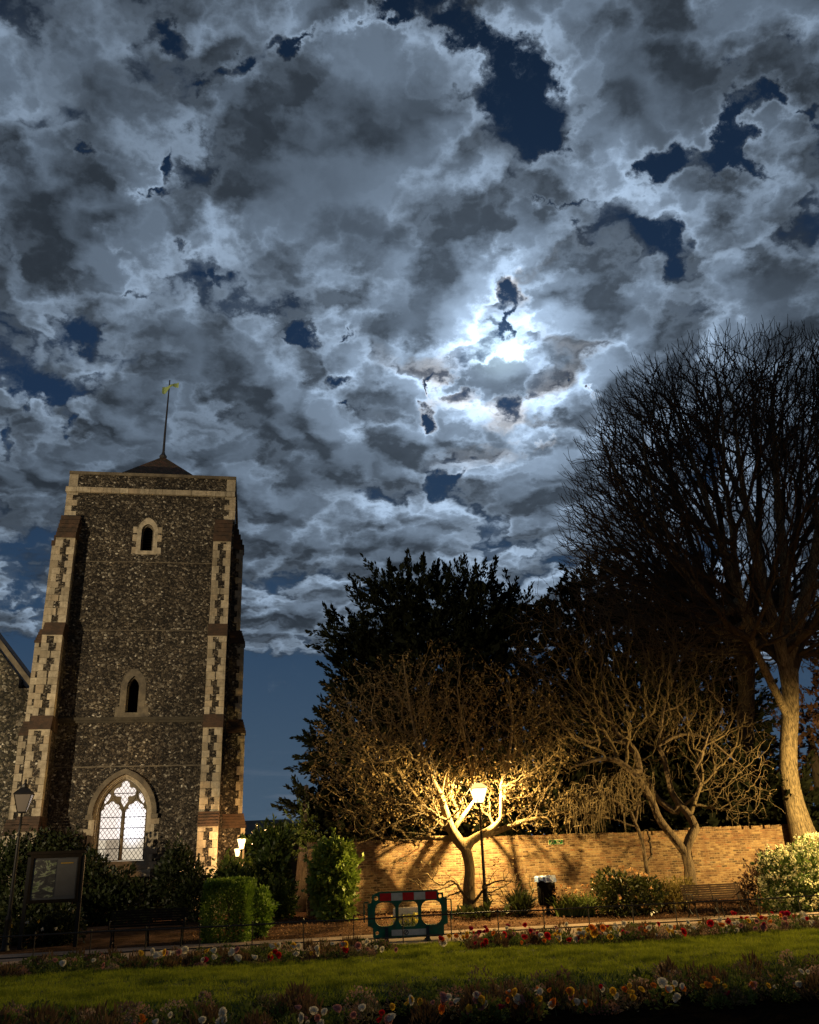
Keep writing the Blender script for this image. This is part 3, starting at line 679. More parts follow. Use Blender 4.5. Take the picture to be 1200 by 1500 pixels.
# small windows
def small_window(cx_, z0, hw, zs, za, sw, name='lancet_window'):
    e = empty(name); e.parent = TW
    a = MB(); inner = arch(cx_, z0, hw*.78, zs, za-.07, 8); outer = arch(cx_, z0-.02, hw, zs, za, 8)
    a.plate(outer, [inner], .1, .3); a.build('window_frame', M['stone_dark'], e)
    return e
e = small_window(-3.86, 15.5, .27, 16.45, 16.8, .2)
A = MB(); lo = arch(-3.86, 15.32, .46, 16.42, 17.12, 8); A.plate(lo, [up_hole], -.025, .12)
for sx in (-1, 1):
    for k, (z, h) in enumerate(((15.36, .3), (15.95, .32), (16.35, .3))):
        a, b = sorted((-3.86+sx*.458, -3.86+sx*.64)); A.box(a, b, -.022, .12, z, z+h)
A.build('surround', M['stone'], e)
A = MB()
for k in range(9): A.raw([(-4.1, .3, 15.55+k*.13), (-3.62, .3, 15.55+k*.13), (-3.62, .45, 15.65+k*.13), (-4.1, .45, 15.65+k*.13)], [(0,1,2,3)])
A.build('louvre', M['wood_dark'], e)
e = small_window(-3.92, 8.25, .27, 9.3, 9.8, .2)
A = MB(); lo = arch(-3.92, 8.06, .52, 9.35, 10.12, 10); A.plate(lo, [mid_hole], -.02, .12)
for sx in (-1, 1): a, b = sorted((-3.92+sx*.518, -3.92+sx*.68)); A.box(a, b, -.018, .12, 8.07, 8.5)
A.build('surround', M['stone_dark'], e)

# ------------------------------------------------------------------ nave at left
NV = empty('church_nave', (-8.2, 38., 0.), al); tag(NV, 'gabled flint church nave wall at the left of the tower', 'church')
A = MB(); A.plate([(-20, -.5), (-8.7, -.5), (-8.7, 9.85), (-13.5, 15.7), (-20, 8.0)], [], .55, 1.3); A.box(-8.7, -7.556, .55, 1.3, -.5, 9.4); A.build('wall', M['flint_nave'], NV)
A = MB(); A.plate([(-8.05, 9.25), (-8.05, 9.55), (-13.5, 16.1), (-13.5, 15.75)], [], .42, 1.4); A.plate([(-20, 8.4), (-20, 8.02), (-13.51, 15.75), (-13.51, 16.1)], [], .42, 1.4); A.build('gable_coping', M['stone_dark'], NV)
A = MB(); A.plate([(-20, 7.8), (-13.5, 15.5), (-8.1, 9.0)], [], 1.4, 12); A.build('roof', M['tile'], NV)

# ------------------------------------------------------------------ garden wall
wa = math.atan(SL)
def wall_run(name, x0, x1, z1, label, t0=34.35, steps=()):
    e = empty(name, (x0, t0+SL*x0, 0), wa); tag(e, label, 'wall', 'brick garden wall')
    Lw = (x1-x0)/math.cos(wa)
    A = MB(); nseg = int(Lw/.6)+1; zs = [z1+random.uniform(-.012, .012) for _ in range(nseg+1)]
    for k in range(nseg):
        a, b = Lw*k/nseg, Lw*(k+1)/nseg
        A.hexa([(a, 0, -.3), (b, 0, -.3), (b, .33, -.3), (a, .33, -.3)], [(a, 0, zs[k]), (b, 0, zs[k+1]), (b, .33, zs[k+1]), (a, .33, zs[k])])
    A.box(-.003, Lw+.003, -.06, -.002, -.3, .62)
    A.build('wall', M['brick'], e)
    A = MB(); x = 0
    while x < Lw:
        w = .085; dz = random.uniform(-.014, .02); zb = np.interp(x, np.linspace(0, Lw, nseg+1), zs)
        if random.random() > .03: A.box(x, x+w-.01, -.012+random.uniform(-.008, .008), .345, zb+.004, zb+.125+dz)
        x += w
    A.build('coping_bricks', M['brick'], e)
    return e, Lw
wall_run('brick_wall', -4.1, 10.4, 2.58, 'long lamp lit brick wall with shadows of the branches on it')
wall_run('brick_wall', 10.404, 15.2, 2.68, 'short brick wall piece behind the leaning tree with its end at the opening', t0=34.31)
wall_run('brick_wall', 17.0, 30., 2.75, 'brick wall continuing behind the big trunk at the right edge', t0=34.9)
# small green sign on wall
p = at(811, 1234, 36.0); e = empty('green_sign', (p.x, 34.35+SL*p.x-.03, p.z), wa); tag(e, 'small green exit style sign fixed high on the brick wall', 'sign')
MB().box(-.29, .29, -.012, .0, -.085, .085).build('sign_border', M['sign_pale'], e)
MB().box(-.27, .27, -.02, -.013, -.068, .068).build('sign_panel', M['sign_green'], e)
A = MB(); A.plate([(-.24, -.055), (-.20, -.06), (-.10, .055), (-.15, .055)], [], -.026, -.021); A.plate([(-.11, .0), (-.05, .035), (-.08, -.03)], [], -.026, -.021); A.build('running_symbol', M['sign_pale'], e)
MB().box(.02, .22, -.026, -.021, .012, .045).box(.02, .15, -.026, -.021, -.05, -.012).build('sign_writing', M['sign_pale'], e)

# ------------------------------------------------------------------ far building
FB = empty('far_building', (0, 0, 0)); tag(FB, 'low dark building with hipped roof beyond the garden between tower and trees', 'building')
def fx(px, py): p = at(px, py, 65.); return p.x, p.z
(xa, za), (xb, zb), (xc, zc), (xd, zd) = fx(335, 1206), fx(410, 1203), fx(440, 1217), fx(480, 1216)
MB().box(-26, xc-.2, 65.5, 80, -1, zc-.1).build('wall', M['render'], FB)
A = MB().raw([(-26, 65, zc-.1), (xc+.1, 65, zc-.1), (xb, 69, zb+.35), (-26, 69, zb+.35), (xc+.1, 80, zc-.1), (-26, 80, zc-.1), (xb, 76, zb+.35)], [(0,1,2,3), (1,4,6,2), (3,2,6), (4,5,6), (5,0,3,6)])
A.build('roof', M['slate'], FB)
EB = empty('far_outbuilding'); tag(EB, 'plain low wall building behind the ivy right of the hipped roof', 'building')
MB().box(xc+.3, 6, 66.5, 75, -1, zd-.3).build('wall', M['render'], EB); MB().box(xc+.2, 6.1, 66.3, 75, zd-.29, zd-.05).build('roof', M['slate'], EB)

# ------------------------------------------------------------------ lamp posts
def lamp_post(x, y, z, h, label, lit, power=0, rz=.4, name='lamp_post'):
    e = empty(name, (x, y, z), rz); tag(e, label, 'street lamp', 'victorian lamp posts in the garden')
    hl = h-.95                                        # underside of the lantern
    A = MB().lathe([(.13, 0), (.13, .06), (.10, .1), (.085, .75), (.10, .78), (.10, .84), (.055, .92), (.045, hl-.5), (.03, hl-.02)], 12)
    A.lathe([(.065, hl-.62), (.065, hl-.56)], 12)
    A.build('post', M['iron'], e, True)
    MB().tube([(-.24, 0, hl-.32), (.24, 0, hl-.32)], .013, 6).build('ladder_bar', M['iron'], e)
    MB().lathe([(.03, hl-.02), (.17, hl), (.17, hl+.03)], 4, phase=math.pi/4).build('lantern_base', M['iron'], e)
    lan = empty('lantern'); lan.parent = e
    w0, w1, zt = .115, .235, hl+.50
    g = M['lit_glass'] if lit else M['dull_glass']
    for k in range(4):
        c, s_ = math.cos(k*math.pi/2), math.sin(k*math.pi/2)
        rot = lambda x_, y_, z_: (c*x_-s_*y_, s_*x_+c*y_, z_)
        MB().raw([rot(-w0, -w0, hl+.03), rot(w0, -w0, hl+.03), rot(w1, -w1, zt), rot(-w1, -w1, zt)], [(0,1,2,3)]).build('glass_pane', g, lan)
    A = MB()
    for sx in (-1, 1):
        for sy in (-1, 1): A.tube([(sx*w0, sy*w0, hl+.03), (sx*w1, sy*w1, zt)], .009 if lit else .014, 4)
    for k in range(4):
        c, s_ = math.cos(k*math.pi/2), math.sin(k*math.pi/2)
        rot = lambda x_, y_, z_: (c*x_-s_*y_, s_*x_+c*y_, z_)
        A.tube([rot(-w1, -w1, zt), rot(w1, -w1, zt)], .012, 4)
    A.build('lantern_frame', M['iron'], lan)
    if lit:
        MB().lathe([(w1*1.62, zt+.01), (.16, zt+.17), (.09, zt+.20)], 4, phase=math.pi/4).build('glowing_roof_cap', M['roof_glow'], lan)  # opaque cap glows in place of the halo and stops upward light
        MB().lathe([(.10, zt+.175), (.07, zt+.27), (.02, zt+.30), (.035, zt+.34), (.0, zt+.42)], 8).build('finial', M['iron'], lan)
        ld = bpy.data.lights.new('lamp_light', 'POINT'); ld.energy = power; ld.color = LAMP; ld.shadow_soft_size = .055
        lo = bpy.data.objects.new('lamp_light', ld); COL.objects.link(lo); lo.parent = lan; lo.location = (0, 0, hl+.37)
    else:
        MB().lathe([(w1*1.55, zt+.0), (w1*1.5, zt+.03), (.17, zt+.17), (.10, zt+.2)], 4, phase=math.pi/4).lathe([(.10, zt+.2), (.11, zt+.27), (.05, zt+.30), (.03, zt+.34), (.045, zt+.38), (.0, zt+.46)], 8).build('lantern_roof', M['iron'], lan)
    return e
lamp_post(2.04, 32.3, gz(2.04, 32.3), 4.45, 'lit lamp post with glowing lantern in front of the magnolia', True, 4600, .35)
lamp_post(-11.5, 26.5, 0, 4.55, 'unlit lamp post with dull glass panes beside the noticeboard', False, rz=.25)
lamp_post(15.6, 30.6, .1, 4.5, 'lit lamp post just beyond the right edge by the white bush', True, 7000, .1)
# wall lanterns beside the tower
def wall_lamp(px, py, Y, s, label, power):
    p = at(px, py, Y); e = empty('wall_lantern', p, .2); tag(e, label, 'wall lamp', 'small lanterns by the tower')
    MB().lathe([(.07*s, -.2*s), (.15*s, .12*s), (.16*s, .14*s)], 6).build('glass_globe', M['lit_glass'], e)
    MB().lathe([(.19*s, .142*s), (.05*s, .28*s), (0, .34*s)], 6).build('cap', M['iron'], e)
    MB().lathe([(.05*s, -.26*s), (.08*s, -.21*s)], 6).tube([(0, 0, -.24*s), (0, .12, -.5*s), (0, .1, -p.z)], .03*s, 6).build('bracket', M['iron'], e)
    ld = bpy.data.lights.new('lamp_light', 'POINT'); ld.energy = power; ld.color = (1., .55, .22); ld.shadow_soft_size = .05
    lo = bpy.data.objects.new('lamp_light', ld); COL.objects.link(lo); lo.parent = e; lo.location = (0, 0, -.02)
    return e
wall_lamp(354, 1235, 35.6, 1.05, 'upper larger glowing lantern beside the tower corner', 420)
wall_lamp(348, 1248, 36.4, .8, 'lower smaller glowing lantern beside the tower corner', 130)
# floodlight that lights the tower (stands left of the view)
FLP = Vector((-25., 8., 0.)); e = empty('floodlight', FLP); tag(e, 'floodlight on a short pole left of the view facing the tower', 'floodlight')
MB().tube([(0, 0, 0), (0, 0, 3.6)], .05, 8).build('pole', M['iron'], e)
tgt = Vector((-13., 39, 13.8)); dv = (tgt-(FLP+Vector((0, 0, 3.8)))).normalized()
hd = MB().box(-.25, .25, -.12, .12, -.18, .18).build('lamp_head', M['iron'], e); hd.location = Vector((0, 0, 3.8))-dv*.2; hd.rotation_euler = dv.to_track_quat('Y', 'Z').to_euler()
ld = bpy.data.lights.new('flood_light', 'SPOT'); ld.energy = 33000; ld.color = (1., .78, .50); ld.spot_size = R(60); ld.spot_blend = .6; ld.shadow_soft_size = .12
lo = bpy.data.objects.new('flood_light', ld); COL.objects.link(lo); lo.location = FLP+Vector((0, 0, 3.8))+dv*.1; lo.rotation_euler = dv.to_track_quat('-Z', 'Y').to_euler()

# ------------------------------------------------------------------ trees
def grow(seeds, pts, bf):
    """seeds: list of (point, parent index); pts: free points joined as a balanced spanning tree"""
    ns = len(seeds); pos = np.zeros((ns+len(pts), 3)); par = np.full(ns+len(pts), -1); pl = np.zeros(ns+len(pts))
    for i_, (p, q) in enumerate(seeds):
        pos[i_] = p; par[i_] = q
        if q >= 0: pl[i_] = pl[q]+np.linalg.norm(pos[i_]-pos[q])
    pts = np.asarray(pts); m = len(pts)
    best = np.full(m, 1e9); bp = np.zeros(m, int); alive = np.ones(m, bool)
    for i_ in range(ns):
        if par[i_] < 0: continue
        dd = np.linalg.norm(pts-pos[i_], axis=1); c = dd+bf*(pl[i_]+dd)*1.
        u_ = c < best; best[u_] = c[u_]; bp[u_] = i_
    for k in range(m):
        j = int(np.argmin(best)); i_ = ns+k
        pos[i_] = pts[j]; par[i_] = bp[j]; pl[i_] = pl[bp[j]]+np.linalg.norm(pts[j]-pos[bp[j]]); best[j] = 1e9; alive[j] = False
        dd = np.sqrt(((pts-pts[j])**2).sum(1)); c = dd+bf*(pl[i_]+dd); u_ = (c < best) & alive
        best[u_] = c[u_]; bp[u_] = i_
    return pos, par
def tree_mesh(pos, par, r0, ex, seedr, ns, smooth=2, wig=0., kmax=8, rmax=None):
    n_ = len(pos); ch = [[] for _ in range(n_)]
    for i_ in range(n_):
        if par[i_] >= 0: ch[par[i_]].append(i_)
    order = range(n_-1, -1, -1); rr = np.zeros(n_); depth_order = []
    # topological order (children always come after their parents inside each class)
    st = [i_ for i_ in range(n_) if par[i_] < 0]; topo = []
    while st:
        a = st.pop(); topo.append(a); st += ch[a]
    for a in reversed(topo):
        rr[a] = r0 if not ch[a] else sum(rr[c]**ex for c in ch[a])**(1/ex)
    if rmax: rr = np.where(np.arange(n_) >= ns, np.minimum(rr, rmax), rr)
    for i_, r in enumerate(seedr): rr[i_] = r
    main = [max(c, key=lambda q: rr[q]+(10 if q < ns else 0)) if c else -1 for c in ch]
    P_ = pos.copy()
    for _ in range(smooth):
        Q = P_.copy()
        for a in range(ns, n_):
            if main[a] >= 0: Q[a] = .5*P_[a]+.25*P_[par[a]]+.25*P_[main[a]]
        P_ = Q
    mb = MB(); tw = MB(); tips = []
    starts = [a for a in range(n_) if par[a] < 0]+[c for a in range(n_) if par[a] >= -1 for c in ch[a] if c != main[a]]
    for s_ in starts:
        chain = []; rad = []
        if par[s_] >= 0: chain.append(P_[par[s_]]); rad.append(min(rr[s_]*1.15, rr[par[s_]]))
        a = s_
        while a >= 0: chain.append(P_[a]); rad.append(rr[a]); last = a; a = main[a]
        if len(chain) < 2: continue
        chain = np.array(chain); rad = np.array(rad)
        if wig and rad.max() < .09:
            nn = len(chain); t = np.linspace(0, nn-1, 2*nn-1); c2 = np.stack([np.interp(t, np.arange(nn), chain[:, q]) for q in range(3)], 1)
            seg = np.linalg.norm(np.diff(chain, axis=0), axis=1).mean()
            c2[1::2] += rng.normal(0, wig*seg, c2[1::2].shape); rad = np.interp(t, np.arange(nn), rad); chain = c2
        k = 8 if rad[0] > .12 else 6 if rad[0] > .05 else 4 if rad[0] > .02 else 3
        (mb if s_ < ns else tw).tube(chain, rad, min(k, kmax), False); tips.append((chain[-1], chain[-1]-chain[-2]))
    return mb, tw, np.array([t[0] for t in tips]), unit(np.array([t[1] for t in tips])), P_, rr
def smooth_line(pts, n_=4):
    """Catmull-Rom through a hand-drawn polyline of (x,y,z,r)"""
    P_ = np.array(pts, float); out = []
    for i_ in range(len(P_)-1):
        p0, p1, p2, p3 = P_[max(i_-1, 0)], P_[i_], P_[i_+1], P_[min(i_+2, len(P_)-1)]
        for t in np.arange(n_)/n_:
            out.append(.5*((2*p1)+(p2-p0)*t+(2*p0-5*p1+4*p2-p3)*t*t+(3*p1-p0-3*p2+p3)*t**3))
    out.append(P_[-1]); return np.array(out)
def skeleton(limbs, Y):
    """limbs: list of (parent limb or None, fraction along it, [(px,py,dy,r),...])"""
    seeds = []; rad = []; idx = []
    for par_l, at_, pts in limbs:
        W_ = []
        for (px, py, dy, r) in pts:
            p = at(px, py, Y+dy); W_.append((p.x, p.y, p.z, r))
        ln = smooth_line(W_, 4)
        if par_l is None: prev = -1
        else: L_ = idx[par_l]; prev = L_[min(int(at_*(len(L_)-1)), len(L_)-1)]
        my = []
        for q in ln: seeds.append((q[:3], prev)); rad.append(q[3]); prev = len(seeds)-1; my.append(prev)
        idx.append(my)
    return seeds, rad
def ell_points(blobs, Y, n_, shell=.0):
    """points through a union of ellipsoids: (px, py, rx_px, ry_px, depth_m, dy)"""
    wts = np.array([b[2]*b[3]*b[4] for b in blobs], float); wts /= wts.sum(); out = []
    for b, w in zip(blobs, wts):
        k = max(int(n_*w), 4); c = at(b[0], b[1], Y+b[5]); ppm = F/((c-Vector((0, 0, EYE))).dot(FW))
        d_ = unit(rng.normal(size=(k, 3))); r = rng.uniform(shell**3, 1, k)**(1/3)
        q = d_*r[:, None]*np.array([b[2]/ppm, b[4], b[3]/ppm/math.cos(th)]); out.append(q+np.array(c))
    return np.concatenate(out)

# magnolia by the lamp
Ym = 32.75
g0 = at(688, 1336, Ym)
MG = empty('magnolia_tree', (0, 0, 0)); tag(MG, 'spreading budding tree with pale lit forked limbs right behind the lit lamp', 'tree')
limbs = [(None, 0, [(688, 1338, 0, .25), (687, 1300, 0, .2), (688, 1270, 0, .175), (682, 1243, 0, .19)]),
 (0, 1, [(672, 1232, -.1, .19), (660, 1212, -.2, .17), (652, 1188, -.3, .14), (645, 1165, -.4, .11), (634, 1143, -.5, .09)]),
 (0, 1, [(690, 1232, 0, .16), (706, 1222, 0, .13), (722, 1212, .05, .10), (734, 1197, .1, .075), (738, 1175, .1, .045)]),
 (1, .25, [(666, 1213, -.1, .10), (676, 1198, .0, .085), (688, 1182, .1, .06), (702, 1160, .25, .03)]),
 (2, .3, [(722, 1220, .2, .11), (748, 1210, .3, .09), (770, 1202, .2, .07), (800, 1198, 0, .045), (812, 1212, 0, .02)]),
 (1, .1, [(650, 1228, .3, .1), (620, 1228, .5, .07), (590, 1232, .6, .05), (560, 1228, .7, .03)]),
 (1, .45, [(630, 1190, .5, .09), (605, 1160, .8, .07), (580, 1120, 1.2, .05), (560, 1085, 1.5, .03), (545,1050,1.6,.02)]),
 (1, 1., [(625, 1120, -.4, .07), (610, 1080, -.2, .055), (600, 1030, 0, .04), (590, 960, 0, .025)]),
 (2, .8, [(735, 1150, -.2, .07), (745, 1110, 0, .055), (750, 1060, .2, .04), (745, 990, .4, .025)]),
 (3, .9, [(690, 1130, -.6, .05), (680, 1080, -.4, .04), (670, 1010, -.2, .025)]),
 (0, .2, [(680, 1310, -.4, .05), (662, 1290, -.7, .04), (645, 1296, -.9, .03), (625, 1280, -1., .02)]),
 (0, .15, [(700, 1315, -.3, .05), (716, 1296, -.6, .035), (738, 1290, -.8, .025), (770, 1296, -1, .015)])]
seeds, rad = skeleton(limbs, Ym); ns = len(seeds)
pts = np.concatenate([ell_points([(640,1080,190,115,3.6,.6), (560,1050,100,90,2.6,.5), (720,1090,120,95,3.2,.5), (640,1000,90,60,2.2,0), (520,1130,75,75,2.4,.3), (790,1120,60,70,2.4,.2)], Ym, 4300, .25),
   ell_points([(580,1200,90,40,2.5,0), (790,1180,60,40,2.,0), (660,1160,120,50,2.,.6)], Ym, 900, .2),
   ell_points([(640,1295,45,28,.7,-.8), (735,1290,50,25,.7,-.8), (700,1320,60,18,.5,-.6)], Ym, 240)])
# keep a clear space around the lantern
lc = np.array([2.04, 32.3, 4.0]); pts = pts[np.linalg.norm(pts-lc, axis=1) > .85]
lowp = (pts[:, 2] > .5); pts = pts[lowp]
pos, par = grow(seeds, pts, .3)
mb, tw, tips, td, PP, rr = tree_mesh(pos, par, .0075, 2.2, rad, ns, 2, .12)
mb.build('trunk', M['bark_mag'], MG, True); tw.build('branches', M['twig'], MG, True)
# swellings and knots along the lit limbs
fr = PP[ns:]; sel = rng.integers(0, len(fr), 11000); lp = fr[sel]+rng.normal(0, .10, (len(sel), 3))
lp = lp[rng.uniform(0, 1, len(lp)) < np.clip(1.1-(lp[:, 2]-3)/6., .12, 1)]
lp = lp[(np.linalg.norm(lp-lc, axis=1) > .85) & (lp[:, 2] > 1.8)]
allp = np.concatenate([np.repeat(tips[tips[:, 2] > 1.7], 3, 0)+rng.normal(0, .03, (3*int((tips[:, 2] > 1.7).sum()), 3)), lp])
V, Fq = leaves(allp, .105, .6, D=np.array([[0, 0, .5]])); fastmesh('crown', V, Fq, M['bud'], MG)

# spreading bare tree at right
Yw = 34.4-.9
BT = empty('bare_tree'); tag(BT, 'twisted bare spreading tree with two curving stems in front of the brick wall', 'tree')
limbs = [(None, 0, [(1012, 1296, 0, .24), (1010, 1270, 0, .19), (1005, 1250, 0, .17), (1010, 1230, 0, .17)]),
 (0, .7, [(985, 1225, -.1, .15), (966, 1200, -.2, .14), (958, 1180, -.2, .13), (945, 1155, -.3, .125), (925, 1130, -.3, .12), (905, 1115, -.3, .10), (880, 1112, -.4, .08), (850, 1120, -.5, .05), (835, 1125, -.5, .03)]),
 (0, 1., [(1019, 1213, 0, .16), (1010, 1195, .1, .15), (996, 1178, .2, .13), (984, 1160, .2, .11), (978, 1135, .2, .1), (973, 1112, .2, .09), (964, 1092, .2, .08)]),
 (1, .5, [(938, 1130, 0, .12), (932, 1105, .2, .12), (920, 1088, .3, .11), (905, 1075, .4, .09), (893, 1050, .5, .07), (888, 1020, .5, .05), (880, 980, .6, .03)]),
 (2, .35, [(990, 1190, .3, .12), (975, 1180, .4, .12), (960, 1165, .4, .10), (950, 1140, .5, .08)]),
 (2, 1., [(985, 1080, .1, .07), (1010, 1075, 0, .06), (1040, 1085, -.2, .05), (1065, 1105, -.3, .035), (1085,1120,-.3,.02)]),
 (2, 1., [(968, 1070, .3, .06), (975, 1030, .4, .05), (990, 985, .5, .04), (1010, 940, .5, .02)]),
 (3, .3, [(900, 1085, .3, .07), (860, 1085, .3, .06), (828, 1068, .3, .045), (800, 1030, .3, .03), (780, 980, .3, .02)]),
 (3, .6, [(880, 1050, .8, .05), (850, 1010, .9, .04), (830, 960, 1., .03), (815, 900, 1., .02)]),
 (2, .3, [(1020, 1165, -.2, .05), (1025, 1145, -.3, .04), (1018, 1130, -.3, .03)]),
 (6, .3, [(1000, 1030, .2, .04), (1040, 1000, .2, .035), (1080, 990, .2, .03), (1110, 970, .2, .02)])]
seeds, rad = skeleton(limbs, Yw); ns = len(seeds)
pts = ell_points([(900,1000,150,120,3.2,.6), (820,960,80,110,2.6,.6), (990,990,110,100,2.6,.4), (1050,1100,80,80,2.2,-.2), (1080,1150,55,55,1.6,-.4), (850,1060,90,60,2.2,0), (1030,1030,90,80,2.2,.2), (890, 900, 90, 40, 2, .6)], Yw, 5600, .3)
pos, par = grow(seeds, pts, .32)
mb, tw, tips, td, PP, rr = tree_mesh(pos, par, .0068, 2.2, rad, ns, 2, .14)
# drooping end twigs
sel = rng.permutation(len(tips))[:1200]
for q in sel:
    p = tips[q]; d_ = td[q]*.6+np.array([rng.normal(0, .2), rng.normal(0, .2), -.25 if p[2] < 7 else .3]); d_ /= np.linalg.norm(d_); L_ = rng.uniform(.25, .6)
    tw.tube([p, p+d_*L_*.5+rng.normal(0, .03, 3), p+d_*L_+np.array([0, 0, -.1])], [.007, .006, .005], 3, False)
mb.build('trunk', M['bark_grey'], BT, True); tw.build('branches', M['twig'], BT, True)
V, Fq = leaves(np.repeat(tips, 2, 0), .05, .5); fastmesh('crown', V, Fq, M['bud'], BT)

# small weeping tree
WT = empty('weeping_tree'); tag(WT, 'small thin stemmed tree with pale drooping twigs left of the twisted tree', 'tree')
Yq = 33.3
limbs = [(None, 0, [(950, 1292, 0, .09), (946, 1265, 0, .075), (942, 1240, 0, .07), (936, 1218, 0, .065), (930, 1205, 0, .06)]),
 (0, .3, [(955, 1255, .05, .05), (953, 1235, .1, .045), (948, 1215, .1, .03)]),
 (0, 1, [(925, 1190, -.1, .05), (912, 1180, -.1, .045), (900, 1172, -.2, .035), (880, 1160, -.3, .025)]),
 (0, 1, [(933, 1190, 0, .05), (935, 1170, .1, .04), (930, 1150, .2, .03)]),
 (0, .9, [(915, 1206, -.1, .03), (900, 1200, -.2, .02)])]
seeds, rad = skeleton(limbs, Yq); ns = len(seeds)
pts = ell_points([(885,1165,60,32,1.3,-.2), (925,1150,40,30,1.2,0), (860,1180,35,30,1.,-.3)], Yq, 500, .2)
pos, par = grow(seeds, pts, .25)
mb, tw, tips, td, PP, rr = tree_mesh(pos, par, .008, 2.3, rad, ns, 1, .18)
for q in range(len(tips)):
    for _ in range(2):
        p = tips[q]; d_ = np.array([rng.normal(-.35, .3), rng.normal(0, .3), -.2]); L_ = rng.uniform(.35, .95)
        b = p+d_*L_*.5; tw.tube([p, b+np.array([0, 0, .04]), b+d_*L_*.25+np.array([0, 0, -.25*L_]), b+d_*L_*.3+np.array([0, 0, -.6*L_])], [.011, .010, .009, .006], 3, False)
mb.build('trunk', M['bark_grey'], WT, True); tw.build('branches', M['pale_twig'], WT, True)

# tall lime tree
Yl = 37.
LT = empty('lime_tree'); tag(LT, 'tall bare tree with a fan of upswept limbs and a brightly lit leaning trunk', 'tree')
limbs = [(None, 0, [(1206, 1300, 0, .88), (1184, 1243, 0, .62), (1170, 1200, 0, .47), (1160, 1160, 0, .40), (1155, 1120, 0, .37), (1156, 1075, 0, .36), (1158, 1035, 0, .36), (1157, 985, 0, .37)]),
 (0, .9, [(1140, 930, -.3, .26), (1118, 860, -.6, .22), (1100, 780, -.9, .17), (1085, 690, -1.2, .12), (1075, 600, -1.4, .06)]),
 (0, 1., [(1150, 910, .3, .3), (1150, 830, .4, .24), (1140, 740, .5, .18), (1135, 650, .5, .13), (1130, 570, .6, .06)]),
 (0, 1., [(1170, 910, 0, .26), (1190, 830, 0, .22), (1205, 740, 0, .17), (1220, 640, 0, .11), (1225, 560, 0, .06)]),
 (1, .1, [(1105, 920, .2, .24), (1078, 860, .2, .2), (1050, 780, .2, .16), (1020, 690, .3, .11), (990, 600, .3, .06)]),
 (4, .2, [(1060, 900, -.8, .18), (1010, 850, -1.2, .14), (960, 790, -1.6, .10), (910, 710, -1.8, .06), (880, 640, -1.8, .03)]),
 (4, .1, [(1060, 930, .6, .15), (1000, 890, 1., .12), (940, 860, 1.2, .08), (880, 830, 1.3, .05), (845, 800, 1.3, .02)]),
 (2, .2, [(1120, 850, 1.4, .18), (1100, 760, 2., .14), (1060, 670, 2.4, .10), (1040, 580, 2.6, .05)]),
 (3, .2, [(1210, 860, 1., .18), (1250, 780, 1.4, .14), (1290, 700, 1.6, .09), (1330, 620, 1.6, .05)]),
 (5, .3, [(985, 800, -2., .10), (950, 700, -2.4, .07), (940, 610, -2.6, .03)]),
 (0, .8, [(1110, 960, -1.2, .16), (1090, 900, -1.8, .14), (1075, 800, -2.4, .1), (1060, 700, -2.6, .06)])]
seeds, rad = skeleton(limbs, Yl); ns = len(seeds)
cc = at(1120, 745, Yl); pts = ell_points([(1125,765,300,275,7.5,0), (930,790,105,130,4.5,0), (960,620,80,80,3.5,0), (1190,600,120,100,4,0)], Yl, 17500, .5)
low = np.array([(p[2] < 9.5) for p in pts]); pts = pts[~low]
pos, par = grow(seeds, pts, .8)
mb, tw, tips, td, PP, rr = tree_mesh(pos, par, .0135, 2.35, rad, ns, 2, .06)
sel = rng.permutation(len(tips))[:6500]
for q in sel:
    p = tips[q]; out = unit(p-np.array([cc.x, cc.y, cc.z-7.])); d_ = unit(out+rng.normal(0, .35, 3)); L_ = rng.uniform(.3, .8)
    tw.tube([p, p+d_*L_*.5+rng.normal(0, .03, 3), p+d_*L_+np.array([0, 0, .1])], [.015, .013, .010], 3, False)
# root flare and ridges
mb.build('trunk', M['bark_lime'], LT, True); tw.build('branches', M['bark_dark'], LT, True)

limbs = [(None, 0, [(1080, 1235, 0, .5), (1086, 1150, 0, .44), (1092, 1060, 0, .4), (1095, 980, 0, .36)]),
 (0, .8, [(1085, 940, 0, .26), (1070, 860, 0, .2), (1055, 760, 0, .15), (1040, 660, 0, .1), (1030, 570, 0, .05)]),
 (0, 1., [(1102, 900, 0, .26), (1110, 800, 0, .2), (1112, 700, 0, .14), (1105, 600, 0, .08), (1100, 540, 0, .04)]),
 (0, 1., [(1120, 920, .3, .22), (1150, 840, .4, .18), (1170, 750, .4, .13), (1175, 650, .4, .08), (1180, 560, .4, .04)]),
 (1, .1, [(1050, 890, -.4, .18), (1015, 800, -.6, .14), (985, 710, -.7, .1), (955, 620, -.8, .05)]),
 (1, .05, [(1030, 920, .4, .13), (980, 850, .6, .1), (930, 770, .8, .07), (895, 700, .8, .04)])]
seeds, rad = skeleton(limbs, 41.); ns = len(seeds)
LB = empty('lime_tree'); tag(LB, 'second bare tall tree with straight dark stems rising behind the evergreens and the lit trunk', 'tree')
pts = ell_points([(1070,750,215,240,5.5,0), (960,640,90,110,3.5,0), (1180,620,90,110,3.5,0)], 41., 9000, .45); pts = pts[pts[:, 2] > 10.5]
pos, par = grow(seeds, pts, .9)
mb, tw, tips, td, PP, rr = tree_mesh(pos, par, .016, 2.4, rad, ns, 2, .06)
mb.build('trunk', M['bark_dark'], LB, True); tw.build('branches', M['bark_dark'], LB, True)

